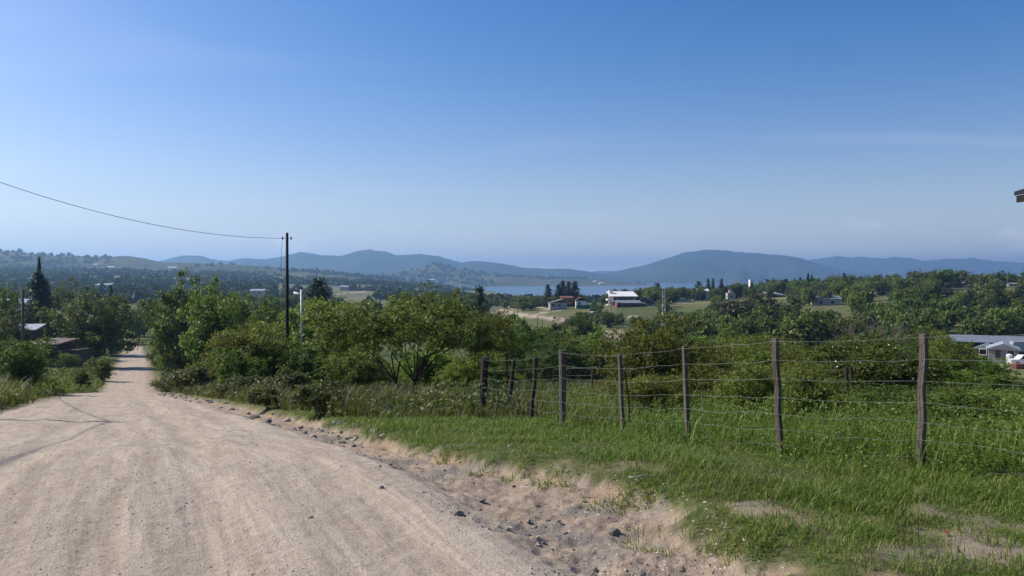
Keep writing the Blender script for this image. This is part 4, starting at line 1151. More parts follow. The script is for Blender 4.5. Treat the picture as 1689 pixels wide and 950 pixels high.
# small white car by the far gate
p = hit(981, 520, 200, 400)
e = empty('parked_car', p, .3)
MB().prism([(-2, .35), (2, .35), (2.05, .7), (1.2, .85), (.6, 1.4), (-1.0, 1.42), (-1.9, .95), (-2.05, .7)], -.8, .8).build('body', M['carwhite'], e)
MB().prism([(1.05, .87), (.55, 1.34), (-.9, 1.35), (-1.5, .92)], -.82, .82).build('window', M['glass'], e)
for x in (-1.25, 1.25):
    for s in (-1, 1):
        MB().tube([(x, s * .62, .31), (x, s * .83, .31)], .31, 12).build('wheel', M['tyre'], e)
tag(e, 'small white car parked by the far gate below the white-roofed house', 'car')

# ------------------------------------------------------------------ trees read one by one
T = tree_px
T('thorn_tree', 'thorn', 668, 480, 26, 300, 'broad thorny tree with forked dark trunks left of the fence end', rz=.6)
T('thorn_tree', 'thorn', 785, 506, 34, 130, 'darker thorny tree just right of the broad forked one', var=1)
T('thorn_bush', 'bush', 590, 566, 33, 110, 'olive bush tucked against the left of the broad forked tree', 'bush', var=2)
T('acacia_bush', 'bush', 415, 524, 37, 140, 'feathery dark bush below the tall dark pole on its left', 'bush', var=1)
T('leafy_tree', 'bright', 508, 500, 62, 140, 'yellow-green tree behind the tall dark pole')
T('leafy_tree', 'bright', 556, 526, 55, 80, 'yellow-green tree between the pale mast and the forked tree', var=1)
T('willow_tree', 'loose', 348, 472, 56, 115, 'loose light green tree with upright shoots right of the road')
T('roadside_tree', 'broad', 300, 462, 82, 112, 'tall dark-footed tree hugging the right side of the road')
T('roadside_tree', 'loose', 400, 484, 75, 110, 'greyish tree behind the loose upright one', var=1)
T('roadside_tree', 'broad', 156, 486, 112, 132, 'big spreading dark tree overhanging the road from the left', var=1)
T('roadside_tree', 'broad', 172, 505, 150, 80, 'tree closing over the road behind the big spreading one', var=1)
T('roadside_tree', 'broad', 276, 492, 140, 50, 'tree arching over the far end of the road from the right')
T('spire_cypress', 'cypress', 65, 424, 142, 16, 'thin dark spire rising through the dark conifer on the left', 'conifer')
T('conifer', 'cypress', 64, 448, 138, 58, 'dark broad conifer wrapped round the thin spire on the left', 'conifer', var=1)
T('leafy_tree', 'broad', 108, 466, 205, 60, 'round tree right of the spire conifer')
T('leafy_tree', 'broad', 146, 474, 190, 50, 'round tree above the big roadside one', var=1)
T('conifer', 'spruce', 183, 468, 230, 22, 'small pointed conifer above the big roadside tree', 'conifer')
T('leafy_tree', 'loose', 6, 466, 120, 40, 'loose tree cut by the left edge above the pale roof', var=1)
T('leafy_tree', 'broad', 20, 502, 118, 80, 'dark tree mass behind the hut at the left edge')
T('leafy_tree', 'loose', 85, 505, 130, 60, 'grey-green tree behind the brown shed', var=1)
T('leafy_tree', 'broad', 125, 492, 150, 55, 'dark tree in front of the white house block', var=1)
T('roadside_shrub', 'bright', 38, 566, 36, 95, 'bright upright shrub by the left edge of the road', 'shrub', var=1)
T('roadside_shrub', 'loose', 134, 606, 62, 30, 'small green shrub on the left verge before the stake fence', 'shrub')
T('roadside_shrub', 'loose', 168, 588, 80, 45, 'green shrub on the left verge where the road bends', 'shrub', var=1)
T('leafy_tree', 'broad', 14, 522, 99, 70, 'dark low tree in front of the hut at the left edge', var=1)
T('roadside_shrub', 'loose', 66, 560, 96, 62, 'small grey-green shrub against the brown shed wall', 'shrub')
T('roadside_shrub', 'bush', 112, 580, 94, 34, 'low shrub at the right end of the brown shed', 'shrub', var=1)
T('pine_tree', 'pine', 525, 457, 160, 46, 'dark rounded pine behind the pale mast', 'pine')
T('conifer', 'cedar', 791, 469, 95, 52, 'tiered dark cedar standing above the thorny trees', 'conifer')
T('leafy_tree', 'broad', 806, 520, 88, 70, 'dark bushy tree at the foot of the tiered cedar', var=1)
T('leafy_tree', 'bright', 865, 528, 74, 70, 'yellow-green tree in mid valley right of the cedar', var=1)
T('leafy_tree', 'bright', 838, 545, 60, 60, 'soft green tree behind the leaning fence posts')
T('leafy_tree', 'loose', 905, 548, 80, 70, 'light green tree behind the thick fence post')
T('leafy_tree', 'broad', 952, 518, 150, 46, 'dark upright tree in mid valley below the brick house', var=1)
T('leafy_tree', 'broad', 917, 528, 160, 34, 'round dark tree beside the far track')
T('leafy_tree', 'broad', 975, 532, 150, 30, 'round dark tree right of the dark upright one', var=1)
T('leafy_tree', 'bright', 985, 548, 85, 60, 'bright tree low in mid valley before the bare earth', var=1)
T('leafy_tree', 'loose', 940, 562, 70, 60, 'small light tree left of the tall fence-side bush')
T('thorn_bush', 'bush', 1085, 527, 22, 190, 'tall olive thorn bush behind the middle fence posts', 'bush', var=0)
T('thorn_bush', 'bush', 1075, 612, 16.5, 130, 'low dark thorn bush at the foot of the tall one', 'bush', var=1)
T('thorn_bush', 'bush', 1180, 600, 20, 140, 'thorn bush between the second and third posts from the right', 'bush', var=2)
T('thorn_bush', 'bush', 1300, 592, 18, 150, 'fresh green thorn bush behind the second post from the right', 'bush', var=1)
T('thorn_bush', 'bush', 1440, 556, 24, 230, 'wide thorn bush with pale blossom behind the last fence span', 'bush', var=2)
T('thorn_bush', 'bush', 1562, 552, 40, 90, 'yellow-green bush behind the nearest fence post', 'bush', var=0)
T('leafy_tree', 'bright', 1625, 588, 44, 90, 'bright bush below the barn', 'bush')
T('leafy_tree', 'bright', 1560, 600, 34, 110, 'leafy bush right of the nearest fence post', 'bush', var=1)
T('leafy_tree', 'loose', 1660, 618, 30, 90, 'green bush below the dirt yard at the right edge', 'bush')
T('green_bush', 'greenbush', 1235, 602, 14.0, 120, 'fresh green bush touching the wires left of the second post from the right', 'bush')
T('green_bush', 'greenbush', 1335, 612, 12.5, 130, 'low fresh green bush right of the second post from the right', 'bush', var=1)
T('green_bush', 'greenbush', 1600, 648, 11.0, 220, 'broad weedy mound right of the nearest post', 'bush', var=1)
T('green_bush', 'greenbush', 1470, 640, 13.5, 140, 'low weedy bush left of the nearest post', 'bush')
SH = 'weedy shrubs along the right of the road'
for k, (px, top, Y, w, lab) in enumerate(((532, 634, 17.2, 95, 'rounded grey-green shrub at the grass corner beside the road'), (470, 612, 27, 80, 'pale-tipped shrub in front of the tall dark pole'), (395, 620, 30, 80, 'low grey shrub on the right verge'), (320, 606, 40, 90, 'dark low shrub below the loose upright tree'),
                                          (275, 622, 46, 50, 'small shrub at the right road edge'), (600, 640, 20, 80, 'weedy shrub left of the forked trunks'), (730, 636, 19.5, 90, 'leafy weed clump right of the forked trunks'), (440, 640, 21, 70, 'grassy shrub above the stone heap'))):
    T('verge_shrub', 'shrub', px, top, Y, w, lab, 'shrub', SH, var=k % 3)
MV = 'bright trees across the valley floor'
for k, (px, top, Y, w, kd) in enumerate(((1165, 556, 75, 70, 'bright'), (1210, 549, 95, 60, 'bright'), (1250, 556, 90, 55, 'bright'), (1270, 580, 62, 70, 'loose'), (1225, 585, 58, 70, 'bright'), (1320, 575, 70, 70, 'loose'), (1355, 585, 60, 60, 'broad'), (1385, 560, 100, 55, 'broad'), (1480, 552, 90, 60, 'loose'), (1530, 540, 110, 60, 'broad'))):
    T('valley_tree', kd, px, top, Y, w, ['soft green tree left of the lattice tower foot', 'rounded light green tree above the second fence post', 'light green tree beside the dark hollow', 'green tree seen through the fence wires', 'yellowish tree seen above the third fence post', 'feathery tree just right of the second post', 'darker tree behind the pale hut', 'dark tree left of the bare tree', 'light tree right of the bare tree', 'dark tree behind the nearest fence post'][k], 'tree', MV, var=k % 2)
# bare tree
def bare_tree():
    rng = np.random.default_rng(12)
    b = at(1437, 40); H = top_h(1437, 513, 40)
    m = MB()
    m.tube([(0, 0, -.3), (.03, 0, H * .25), (0, .02, H * .4)], [.09, .075, .06], 7)
    def br(p, d, l, r, lev):
        q = p + d * l * .5 + rng.normal(0, .05 * l, 3); e2 = p + d * l
        m.tube(np.array([p, q, e2]), [r, r * .75, r * .5], 5, cap=False)
        if lev < 3:
            for _ in range(3 if lev else 4):
                nd = unit(d + rng.normal(0, .42, 3) + [0, 0, .12]); br(p + d * l * rng.uniform(.45, 1), nd, l * .62, r * .55, lev + 1)
    for k in range(7):
        a = k * .9 + .3; br(np.array([0, 0, H * rng.uniform(.22, .4)]), unit(np.array([math.cos(a) * .75, math.sin(a) * .5, .9])), H * .36, .04, 0)
    e = empty('bare_tree', b); m.build('trunk', M['twig'], e)
    tag(e, 'leafless grey tree behind the wide thorn bush', 'tree')
bare_tree()
# blossom on the wide thorn bush
rng = np.random.default_rng(77)
C = np.array([np.array(ray(rng.uniform(1370, 1510), rng.uniform(565, 650), 24 - 1.9 + rng.uniform(0, .3))) for _ in range(50)])
V, Q = leaf_quads(C, np.full(len(C), .024), rng, None, .8)
tag(link('blossom', mesh_np('blossom', V, [Q], L['flower'])), 'scattered pale blossom on the wide thorn bush', 'blossom', kind='stuff')

# conifers around the far houses
CF = 'dark conifers around the far houses'
for k, (px, top, Y, w, kd, lab) in enumerate(((921, 468, 372, 32, 'spruce', 'left of the four tall pines behind the brick house'), (928, 462, 375, 32, 'spruce', 'second of the four tall pines behind the brick house'), (938, 463, 370, 32, 'spruce', 'third of the four tall pines behind the brick house'), (948, 463, 378, 38, 'spruce', 'right of the four tall pines behind the brick house'),
        (904, 468, 380, 28, 'spruce', 'lone slim pine left of the four tall pines'), (1085, 466, 400, 26, 'cedar', 'dark conifer right of the white-roofed house'), (1152, 463, 430, 26, 'cedar', 'broad conifer left of the crest conifer row'), (1168, 459, 440, 18, 'spruce', 'first pointed conifer of the crest row'),
        (1176, 458, 445, 14, 'spruce', 'second pointed conifer of the crest row'), (1190, 459, 440, 18, 'spruce', 'last pointed conifer of the crest row'), (1240, 466, 470, 14, 'spruce', 'small conifer beside the white tower'), (1333, 450, 440, 9, 'cypress', 'slim cypress on the right crest'), (1339, 453, 445, 8, 'cypress', 'shorter cypress beside the slim one on the crest'),
        (1320, 457, 440, 16, 'spruce', 'conifer left of the slim cypress pair'), (1393, 450, 380, 20, 'cedar', 'tiered dark conifer alone on the right crest'), (1600, 478, 230, 50, 'cedar', 'large dark cedar left of the right edge group'), (1650, 476, 215, 60, 'cedar', 'large tiered cedar near the right edge'), (1685, 470, 240, 60, 'cedar', 'dark cedar cut by the right edge'),
        (1520, 492, 240, 44, 'cedar', 'dark cedar on the slope below the dome-shaped tree'), (1648, 450, 420, 20, 'spruce', 'small conifer on the crest near the right edge'), (1578, 450, 440, 18, 'spruce', 'small conifer right of the dome-shaped tree'))):
    T('conifer', kd, px, top, Y, w, lab, 'conifer', CF, var=k % 2)
DM = 'big crest trees on the right'
for k, (px, top, Y, w, lab) in enumerate(((1548, 443, 425, 62, 'highest dome-shaped tree on the right crest'), (1522, 449, 420, 50, 'left shoulder of the dome-shaped tree group'), (1478, 455, 430, 50, 'rounded crest tree left of the dome-shaped group'), (1440, 461, 430, 45, 'low rounded crest tree between lone conifer and dome group'))):
    T('crest_tree', 'fardark', px, top, Y, w, lab, 'tree', DM, var=k % 2)
for k, (px, top, Y, w, lab) in enumerate(((1215, 492, 215, 70, 'large brownish tree in the hollow below the cube house'), (1255, 486, 230, 70, 'second brownish tree filling the wooded hollow'), (1180, 508, 200, 55, 'brownish tree left of the wooded hollow'), (1560, 475, 330, 40, 'dull brown tree on the right slope'))):
    T('hollow_tree', 'fardry', px, top, Y, w, lab, 'tree', 'brownish trees in the hollow', var=k % 2)

# fill: the wooded hillside and the valley, each tree its own object
KEEP = [(455, 470, 512, 574, 41), (832, 505, 925, 535, 330), (898, 486, 948, 512, 345), (950, 496, 972, 512, 340), (998, 482, 1082, 513, 335), (1108, 490, 1140, 512, 380), (1138, 478, 1168, 503, 405), (1196, 482, 1214, 492, 430), (1262, 480, 1295, 500, 430), (1336, 488, 1388, 508, 330), (1444, 482, 1464, 494, 395), (1496, 462, 1512, 474, 445), (1556, 466, 1592, 476, 445), (1656, 467, 1680, 476, 455),
        (1588, 550, 1760, 606, 172), (1405, 508, 1480, 552, 41), (1234, 466, 1246, 474, 510), (0, 495, 26, 512, 145), (112, 494, 134, 512, 170), (30, 532, 112, 600, 100), (800, 470, 1000, 487, 900), (1000, 470, 1180, 474, 900), (1085, 478, 1104, 535, 180), (1032, 512, 1080, 523, 290), (1000, 540, 1030, 560, 230), (555, 482, 610, 500, 700)]
def blocked(px, top, bot, w, Y):
    for (x0, y0, x1, y1, d) in KEEP:
        if Y < d + 2 and px + w / 2 > x0 and px - w / 2 < x1 and bot > y0 and top < y1:
            return True
    return False
LAND = [(925, 498, 'brick house'), (1026, 496, 'white-roofed house'), (1066, 503, 'white-porched house'), (1127, 502, 'unfinished cream house'), (1157, 490, 'narrow white house'), (1205, 486, 'cream cube house'), (1277, 489, 'brown cabin'), (1362, 497, 'wide grey roof'), (1451, 488, 'little tilted roof'), (1504, 468, 'white box house'), (1574, 470, 'long pale crest house'), (1667, 471, 'right-edge crest house'),
        (1640, 572, 'barn'), (1095, 505, 'lattice tower'), (1393, 458, 'lone tiered conifer'), (1437, 530, 'bare tree'), (65, 470, 'dark spire conifer'), (123, 500, 'black water tank'), (473, 470, 'tall dark pole'), (525, 475, 'rounded pine'), (791, 490, 'tiered cedar'), (934, 475, 'four tall pines'), (855, 515, 'far track bend'), (1523, 560, 'nearest fence post'), (1281, 565, 'second fence post'), (1131, 575, 'third fence post'), (1240, 470, 'white crest tower'), (37, 520, 'grey left pole'), (660, 520, 'broad forked tree'), (290, 520, 'tall roadside tree'), (933, 530, 'crossarm pole')]
ORD = ['nearest', 'second', 'third', 'fourth', 'fifth', 'sixth', 'seventh', 'eighth', 'ninth', 'tenth', 'eleventh', 'twelfth', 'thirteenth', 'fourteenth', 'fifteenth', 'sixteenth', 'seventeenth', 'eighteenth', 'nineteenth', 'twentieth', 'twenty-first', 'twenty-second', 'twenty-third', 'twenty-fourth', 'twenty-fifth', 'twenty-sixth', 'twenty-seventh', 'twenty-eighth', 'twenty-ninth', 'thirtieth']
TONE = dict(far='green', fardark='dark', fardry='brownish', loose='loose green', bright='light green', broad='dense dark', bush='olive')
CELLS = {}
def relabel():
    for (lm, side, tone, what), lst in CELLS.items():
        for k, (d, o) in enumerate(sorted(lst, key=lambda t: t[0])):
            o['label'] = f"{tone} {what}, {ORD[min(k, 29)]} one {side} the {lm}"
def enrol(o, px, cy, kind, what):
    lx, ly, lm = min(LAND, key=lambda q: (q[0] - px) ** 2 + (2.2 * (q[1] - cy)) ** 2)
    dx, dy = px - lx, (cy - ly) * 1.6
    side = ('right of' if dx > 0 else 'left of') if abs(dx) > abs(dy) else ('below' if dy > 0 else 'above')
    CELLS.setdefault((lm, side, TONE[kind], what), []).append((dx * dx + dy * dy, o))
def scatter(n, u0, u1, y0, y1, kinds, hr, seed, label, group, name, ratio=1.0, tries=30):
    rng = np.random.default_rng(seed); placed = []
    for _ in range(n * tries):
        if len(placed) >= n: break
        Y = math.sqrt(rng.uniform(y0 ** 2, y1 ** 2)); px = rng.uniform(u0, u1)
        p = at(px, Y); h = rng.uniform(*hr); W = h * rng.uniform(.8, 1.2) * ratio
        w = W / Y * F; bot = CY0 - (p.z - CAMZ) / Y * F; top = bot - h / Y * F
        if blocked(px, top, bot, w, Y): continue
        if road_dist(np.array([p.x]), np.array([p.y]))[0] > -2.0: continue
        if any(poly_dist(np.array([p.x]), np.array([p.y]), P)[0] < hw + 2 for P, hw in MIDROADS): continue
        if any((p.x - a) ** 2 + (p.y - b) ** 2 < (.42 * (W + c)) ** 2 for a, b, c in placed): continue
        placed.append((p.x, p.y, W))
        k = kinds[rng.integers(len(kinds))]
        enrol(tree(name, k, p, h, W, label, 'bush' if k == 'bush' else 'tree', group, int(rng.integers(2))), px, (top + bot) / 2, k, name.replace('_', ' '))
    return len(placed)
scatter(230, 1060, 1760, 255, 480, ['far', 'fardark', 'fardark', 'far', 'fardry'], (6.0, 10), 101, 'x', 'trees covering the right hillside', 'hillside_tree')
scatter(95, 1120, 1740, 140, 255, ['far', 'fardark', 'fardark'], (6, 9.5), 102, 'x', 'trees crowding the hollow', 'hollow_tree')
scatter(44, 1130, 1600, 62, 140, ['loose', 'bright', 'broad', 'loose'], (3.0, 5.2), 103, 'x', 'fresh green valley trees', 'valley_tree')
scatter(95, 810, 1160, 110, 275, ['far', 'fardark', 'far'], (3.5, 6), 104, 'x', 'scattered mid valley trees', 'mid_valley_tree')
scatter(45, 950, 1185, 362, 425, ['fardark', 'far', 'fardark'], (4.5, 7.5), 112, 'x', 'trees behind the far houses', 'garden_tree')
scatter(28, 840, 1000, 352, 425, ['fardark', 'far'], (4, 8), 113, 'x', 'trees behind the far houses', 'garden_tree')
scatter(45, 1085, 1185, 205, 335, ['fardark', 'far', 'far'], (4, 6.5), 114, 'x', 'trees below the far houses', 'slope_tree')
scatter(44, 885, 1095, 262, 336, ['fardark', 'far'], (2.0, 3.8), 115, 'x', 'trees below the far houses', 'slope_tree')
scatter(26, 840, 1060, 58, 110, ['bright', 'loose', 'broad'], (2.2, 4.2), 105, 'x', 'young trees beyond the dry field', 'young_tree')
scatter(120, 790, 1420, 400, 640, ['fardark', 'far', 'fardark'], (4.5, 8), 106, 'x', 'trees lining the slope above the lake', 'lakeside_tree')
scatter(120, -60, 800, 170, 480, ['fardark', 'far', 'far'], (6, 10), 107, 'x', 'trees spread over the left valley', 'plain_tree')
scatter(24, 250, 570, 55, 130, ['loose', 'broad', 'bright'], (3, 5.2), 108, 'x', 'trees behind the roadside thicket', 'thicket_tree')
scatter(34, 380, 850, 31, 58, ['loose', 'bright', 'bright', 'bush'], (1.3, 2.3), 109, 'x', 'bushes behind the forked tree', 'thicket_bush', 1.3)
scatter(30, 1040, 1760, 26, 62, ['bush', 'bush', 'bright', 'loose'], (1.5, 2.6), 110, 'x', 'bushes behind the fence', 'fence_bush', 1.4)
scatter(10, -80, 22, 45, 100, ['loose', 'broad', 'bright'], (2.5, 5.5), 111, 'x', 'trees at the left edge', 'left_tree')
scatter(40, 1170, 1430, 440, 560, ['fardark', 'far'], (6, 9), 116, 'x', 'trees lining the slope above the lake', 'crest_tree')
scatter(45, 1085, 1430, 300, 480, ['fardark', 'far', 'far'], (4, 6.5), 117, 'x', 'trees covering the right hillside', 'hillside_tree')
relabel()

# far woods: too many and too small to count
def woods(name, pts, size, label, mat, seed):
    rng = np.random.default_rng(seed); n = len(pts); m = 20
    s = size * rng.uniform(.45, 1.45, n)
    d = unit(rng.normal(size=(n, m, 3))); d[..., 2] = np.abs(d[..., 2]) * 1.0
    C = pts[:, None, :] + d * s[:, None, None] * np.array([.5, .5, .75]) * rng.uniform(.6, 1, (n, m, 1))
    V, Q = leaf_quads(C.reshape(-1, 3), np.repeat(s * .30, m), rng, d.reshape(-1, 3) * 1.6, .8)
    o = link(name, mesh_np(name, V, [Q], mat)); return tag(o, label, 'woods', kind='stuff')
def plain_pts(n, seed):
    rng = np.random.default_rng(seed); out = []
    Y = np.sqrt(rng.uniform(480 ** 2, 2000 ** 2, n)); px = rng.uniform(-250, 800, n); X = (px - CX) / F * Y
    k = fbm(X / 160, Y / 160, 3, 33) + .12 * (px < 450) > .035
    z = ground_rel(X, Y) + CAMZ
    ok = k & (z > LAKE_Z + 1) & ~((px > 545) & (px < 625) & (Y > 600) & (Y < 1000))
    return np.stack([X, Y, z], 1)[ok]
woods('far_woods', plain_pts(8500, 1), 9.0, 'hazy dark woods over the plain below the left ridge', L['wood'], 2)
def ridge_pts(P, n, seed, thr):
    rng = np.random.default_rng(seed); nv, nu = P.shape[:2]
    a = rng.uniform(2, nv * .52, n); b = rng.uniform(0, nu - 2, n)
    i, j = a.astype(int), b.astype(int); fa, fb = (a - i)[:, None], (b - j)[:, None]
    q = (P[i, j] * (1 - fb) + P[i, j + 1] * fb) * (1 - fa) + (P[i + 1, j] * (1 - fb) + P[i + 1, j + 1] * fb) * fa
    return q[(fbm(q[:, 0] / 220, q[:, 1] / 220, 3, seed) > thr) & (q[:, 2] > LAKE_Z + 2)]
woods('far_woods', ridge_pts(R1, 3600, 3, -.03), 10.0, 'patches of woodland on the low left ridge', L['wood'], 4)
woods('far_woods', ridge_pts(R3, 1500, 5, .0), 12.0, 'woodland along the far lake shore and cone-shaped hill', L['wood'], 6)
lp = []
rng = np.random.default_rng(9)
for _ in range(1500):
    Y = rng.uniform(560, 1150); px = rng.uniform(700, 1750); p = at(px, Y)
    if p.z > LAKE_Z + 1 and CY0 - (p.z + 8 - CAMZ) / Y * F > (486 if px < 1000 else 478 if px < 1150 else 455): lp.append(p)
woods('far_woods', np.array(lp), 8.0, 'belt of trees along the near lake shore', L['wood'], 10)

# ------------------------------------------------------------------ grass, weeds, stones
def stuff(name, V, polys, mat, label, cat):
    return tag(link(name, mesh_np(name, V, polys, mat)), label, cat, kind='stuff')
def pts_where(n, x0, x1, y0, y1, prob, seed, polar=True):
    """random ground points, density falling with distance"""
    rng = np.random.default_rng(seed)
    if polar:
        Y = np.exp(rng.uniform(math.log(y0), math.log(y1), n)); u = rng.uniform(x0, x1, n); X = (u - CX) / F * Y
    else:
        X, Y = rng.uniform(x0, x1, n), rng.uniform(y0, y1, n)
    ok = rng.random(n) < prob(X, Y)
    X, Y = X[ok], Y[ok]
    return np.stack([X, Y, ground_rel(X, Y) + CAMZ - .01], 1)
def lawn_prob(X, Y):
    mk = masks(X, Y)
    g = grass_right(X, Y)
    return np.where(g > -.1, (1 - mk[1]) ** 1.5 * (.35 + .65 * sstep(.1, 1.2, g)), 0) * (.45 + .55 * sstep(-.12, .08, fbm(X * 2.2, Y * 2.2, 3, 71)))
P = pts_where(350000, 480, 1990, 3.6, 19, lawn_prob, 201)
rng = np.random.default_rng(202)
hb = (.030 + .07 * sstep(-.2, .25, fbm(P[:, 0] * 1.3, P[:, 1] * 1.3, 3, 72))) * (1 + .5 * sstep(8, 13, P[:, 1])) * rng.uniform(.5, 1.4, len(P))
V, Qd, Tr = blade_mesh(P, hb, .0016 + .00030 * P[:, 1], .95, rng)
stuff('grass', V, [Qd, Tr], L['lawn'], 'short bright green grass between the gully and the fence', 'grass')
P = pts_where(60000, 480, 1990, 3.6, 19, lambda X, Y: lawn_prob(X, Y) * sstep(.0, .2, fbm(X * 1.7, Y * 1.7, 3, 96)), 223)
rng = np.random.default_rng(224)
V, Qd, Tr = blade_mesh(P, rng.uniform(.03, .16, len(P)), .0013 + .00026 * P[:, 1], 1.0, rng)
stuff('dry_grass', V, [Qd, Tr], L['straw'], 'dry straw-coloured stalks mixed into the short grass', 'grass')
def tuft_prob(X, Y):
    g = grass_right(X, Y); return sstep(-.55, .1, g) * (1 - sstep(.6, 1.4, g)) * sstep(.02, .2, fbm(X * 2.6, Y * 2.6, 3, 92))
P = pts_where(15000, 480, 1800, 3.8, 14, tuft_prob, 221)
rng = np.random.default_rng(222)
P = np.repeat(P, 12, 0) + np.concatenate([rng.normal(0, .035, (len(P) * 12, 2)), np.zeros((len(P) * 12, 1))], 1)
P[:, 2] = ground_rel(P[:, 0], P[:, 1]) + CAMZ - .008
V, Qd, Tr = blade_mesh(P, rng.uniform(.02, .085, len(P)), .0016 + .0003 * P[:, 1], 1.1, rng)
stuff('grass_tufts', V, [Qd, Tr], L['lawn'], 'ragged grass tufts straggling over the edge of the gully', 'grass')
# broadleaf weeds behind and around the fence
def weed_prob(X, Y):
    f = X - fence_x(Y)
    return sstep(-1.3, .5, f + 1.3 * fbm(X * .9, Y * .9, 3, 73)) * sstep(0, .12, fbm(X * .7, Y * .7, 3, 74) + .16) * (X > .5)
P = pts_where(17000, 900, 1990, 4.5, 27, weed_prob, 203)
rng = np.random.default_rng(204)
n = 19
hh = rng.uniform(.08, .42, len(P)) * (.5 + .9 * sstep(.2, 3.5, P[:, 0] - fence_x(P[:, 1]) + 2 * fbm(P[:, 0] * .8, P[:, 1] * .8, 3, 97)))
s = rng.uniform(.15, 1, (len(P), n))
a = rng.uniform(0, 6.28, (len(P), n))
C = P[:, None, :] + np.stack([np.cos(a) * hh[:, None] * .34 * (1.15 - s * .6), np.sin(a) * hh[:, None] * .34 * (1.15 - s * .6), s * hh[:, None]], -1)
V, Q = leaf_quads(C.reshape(-1, 3), np.repeat(.010 + .018 * hh + .0005 * P[:, 1], n), rng, np.array([0, 0, 1.1]), .5)
stuff('weeds', V, [Q], L['weed'], 'dense leafy weeds growing under and behind the fence wires', 'weeds')
P = pts_where(26000, 900, 1990, 4.5, 24, weed_prob, 225)
V, Qd, Tr = blade_mesh(P, rng.uniform(.08, .5, len(P)), .0016 + .0003 * P[:, 1], .7, rng)
stuff('tall_grass', V, [Qd, Tr], L['lawn'], 'green grass stems standing among the weeds by the fence', 'grass')
# tall dry grass in the field
def field_prob(X, Y):
    return sstep(-.3, .8, X - fence_x(Y)) * (Y > 12) * (X > np.interp(Y, GY, GX) + 1) * (1 - .85 * sstep(1010, 1090, X / Y * F + CX)) * (.3 + .7 * sstep(-.1, .1, fbm(X * .5, Y * .5, 3, 75)))
P = pts_where(95000, 560, 1800, 12.5, 75, field_prob, 205)
rng = np.random.default_rng(206)
V, Qd, Tr = blade_mesh(P, rng.uniform(.25, .75, len(P)) * (.6 + .4 * sstep(13, 20, P[:, 1])), .0035 + .00035 * P[:, 1], .45, rng)
stuff('tall_grass', V, [Qd, Tr], L['straw'], 'tall yellowing grass in the field behind the fence', 'grass')
# rough verge to the right of the road: tall weeds between the road and the trees
def verge_prob(X, Y):
    g = X - np.interp(Y, GY, GX) + edge_wob(X, Y)
    lim = np.where(Y < 17, sstep(14.2, 16.5, Y + 1.2 * fbm(X, Y, 2, 70)), 1)
    return sstep(.1, .9, g) * (g < 26) * lim * (X < fence_x(Y) + .6) * (.35 + .65 * sstep(-.1, .1, fbm(X * .6, Y * .6, 3, 76)))
P = pts_where(110000, 200, 860, 13.5, 70, verge_prob, 207)
rng = np.random.default_rng(208)
hv = rng.uniform(.18, .62, len(P)) * (.5 + .7 * sstep(-.1, .2, fbm(P[:, 0] * .5, P[:, 1] * .5, 3, 77)))
V, Qd, Tr = blade_mesh(P, hv, .004 + .00035 * P[:, 1], .5, rng)
stuff('tall_grass', V, [Qd, Tr], L['straw'], 'tall straggling grass on the verge right of the road', 'grass')
P = pts_where(11000, 200, 860, 14.5, 70, verge_prob, 209)
rng = np.random.default_rng(210); n = 12
hh = rng.uniform(.12, .62, len(P)) * (.6 + .8 * sstep(.0, .25, fbm(P[:, 0] * .45, P[:, 1] * .45, 3, 90))); s = rng.uniform(.2, 1, (len(P), n)); a = rng.uniform(0, 6.28, (len(P), n))
C = P[:, None, :] + np.stack([np.cos(a) * hh[:, None] * .22, np.sin(a) * hh[:, None] * .22, s * hh[:, None]], -1)
V, Q = leaf_quads(C.reshape(-1, 3), np.repeat(.035 + .0012 * P[:, 1], n), rng, np.array([0, 0, .8]), .45)
stuff('weeds', V, [Q], L['greyleaf'], 'leafy weeds mixed through the verge right of the road', 'weeds')
# left verge
def left_prob(X, Y):
    lb = np.interp(Y, RY, RL) - X + .8 * edge_wob(X, Y)
    return sstep(.2, .8, lb) * (.4 + .6 * sstep(-.1, .1, fbm(X * .5, Y * .5, 3, 78)))
P = pts_where(45000, -250, 240, 9, 100, left_prob, 211)
rng = np.random.default_rng(212)
lb = np.interp(P[:, 1], RY, RL) - P[:, 0]
tall = np.where(P[:, 1] < 32, 1.0, .42)
V, Qd, Tr = blade_mesh(P, rng.uniform(.22, .95, len(P)) * tall, .004 + .0004 * P[:, 1], .5, rng)
stuff('tall_grass', V, [Qd, Tr], L['straw'], 'rough brown and green grass on the bank left of the road', 'grass')
P = pts_where(9000, -250, 240, 12, 90, left_prob, 213)
rng = np.random.default_rng(214); n = 12
hh = rng.uniform(.15, .6, len(P)); s = rng.uniform(.2, 1, (len(P), n)); a = rng.uniform(0, 6.28, (len(P), n))
C = P[:, None, :] + np.stack([np.cos(a) * hh[:, None] * .25, np.sin(a) * hh[:, None] * .25, s * hh[:, None]], -1)
V, Q = leaf_quads(C.reshape(-1, 3), np.repeat(.035 + .0012 * P[:, 1], n), rng, np.array([0, 0, .8]), .45)
stuff('weeds', V, [Q], L['weed'], 'green weeds on the bank left of the road', 'weeds')
# sprigs in the gully
def sprig_prob(X, Y):
    g = grass_right(X, Y); return (g < -.05) * (road_dist(X, Y) < .9) * sstep(.12, .3, fbm(X * 2.2, Y * 2.2, 3, 79)) * (X > -3)
P = pts_where(9000, 500, 1400, 4, 13, sprig_prob, 215)
rng = np.random.default_rng(216)
if len(P):
    V, Qd, Tr = blade_mesh(P, rng.uniform(.015, .05, len(P)), .003, .9, rng)
    stuff('grass_sprigs', V, [Qd, Tr], L['lawn'], 'thin grass sprigs in the bare gully', 'grass')

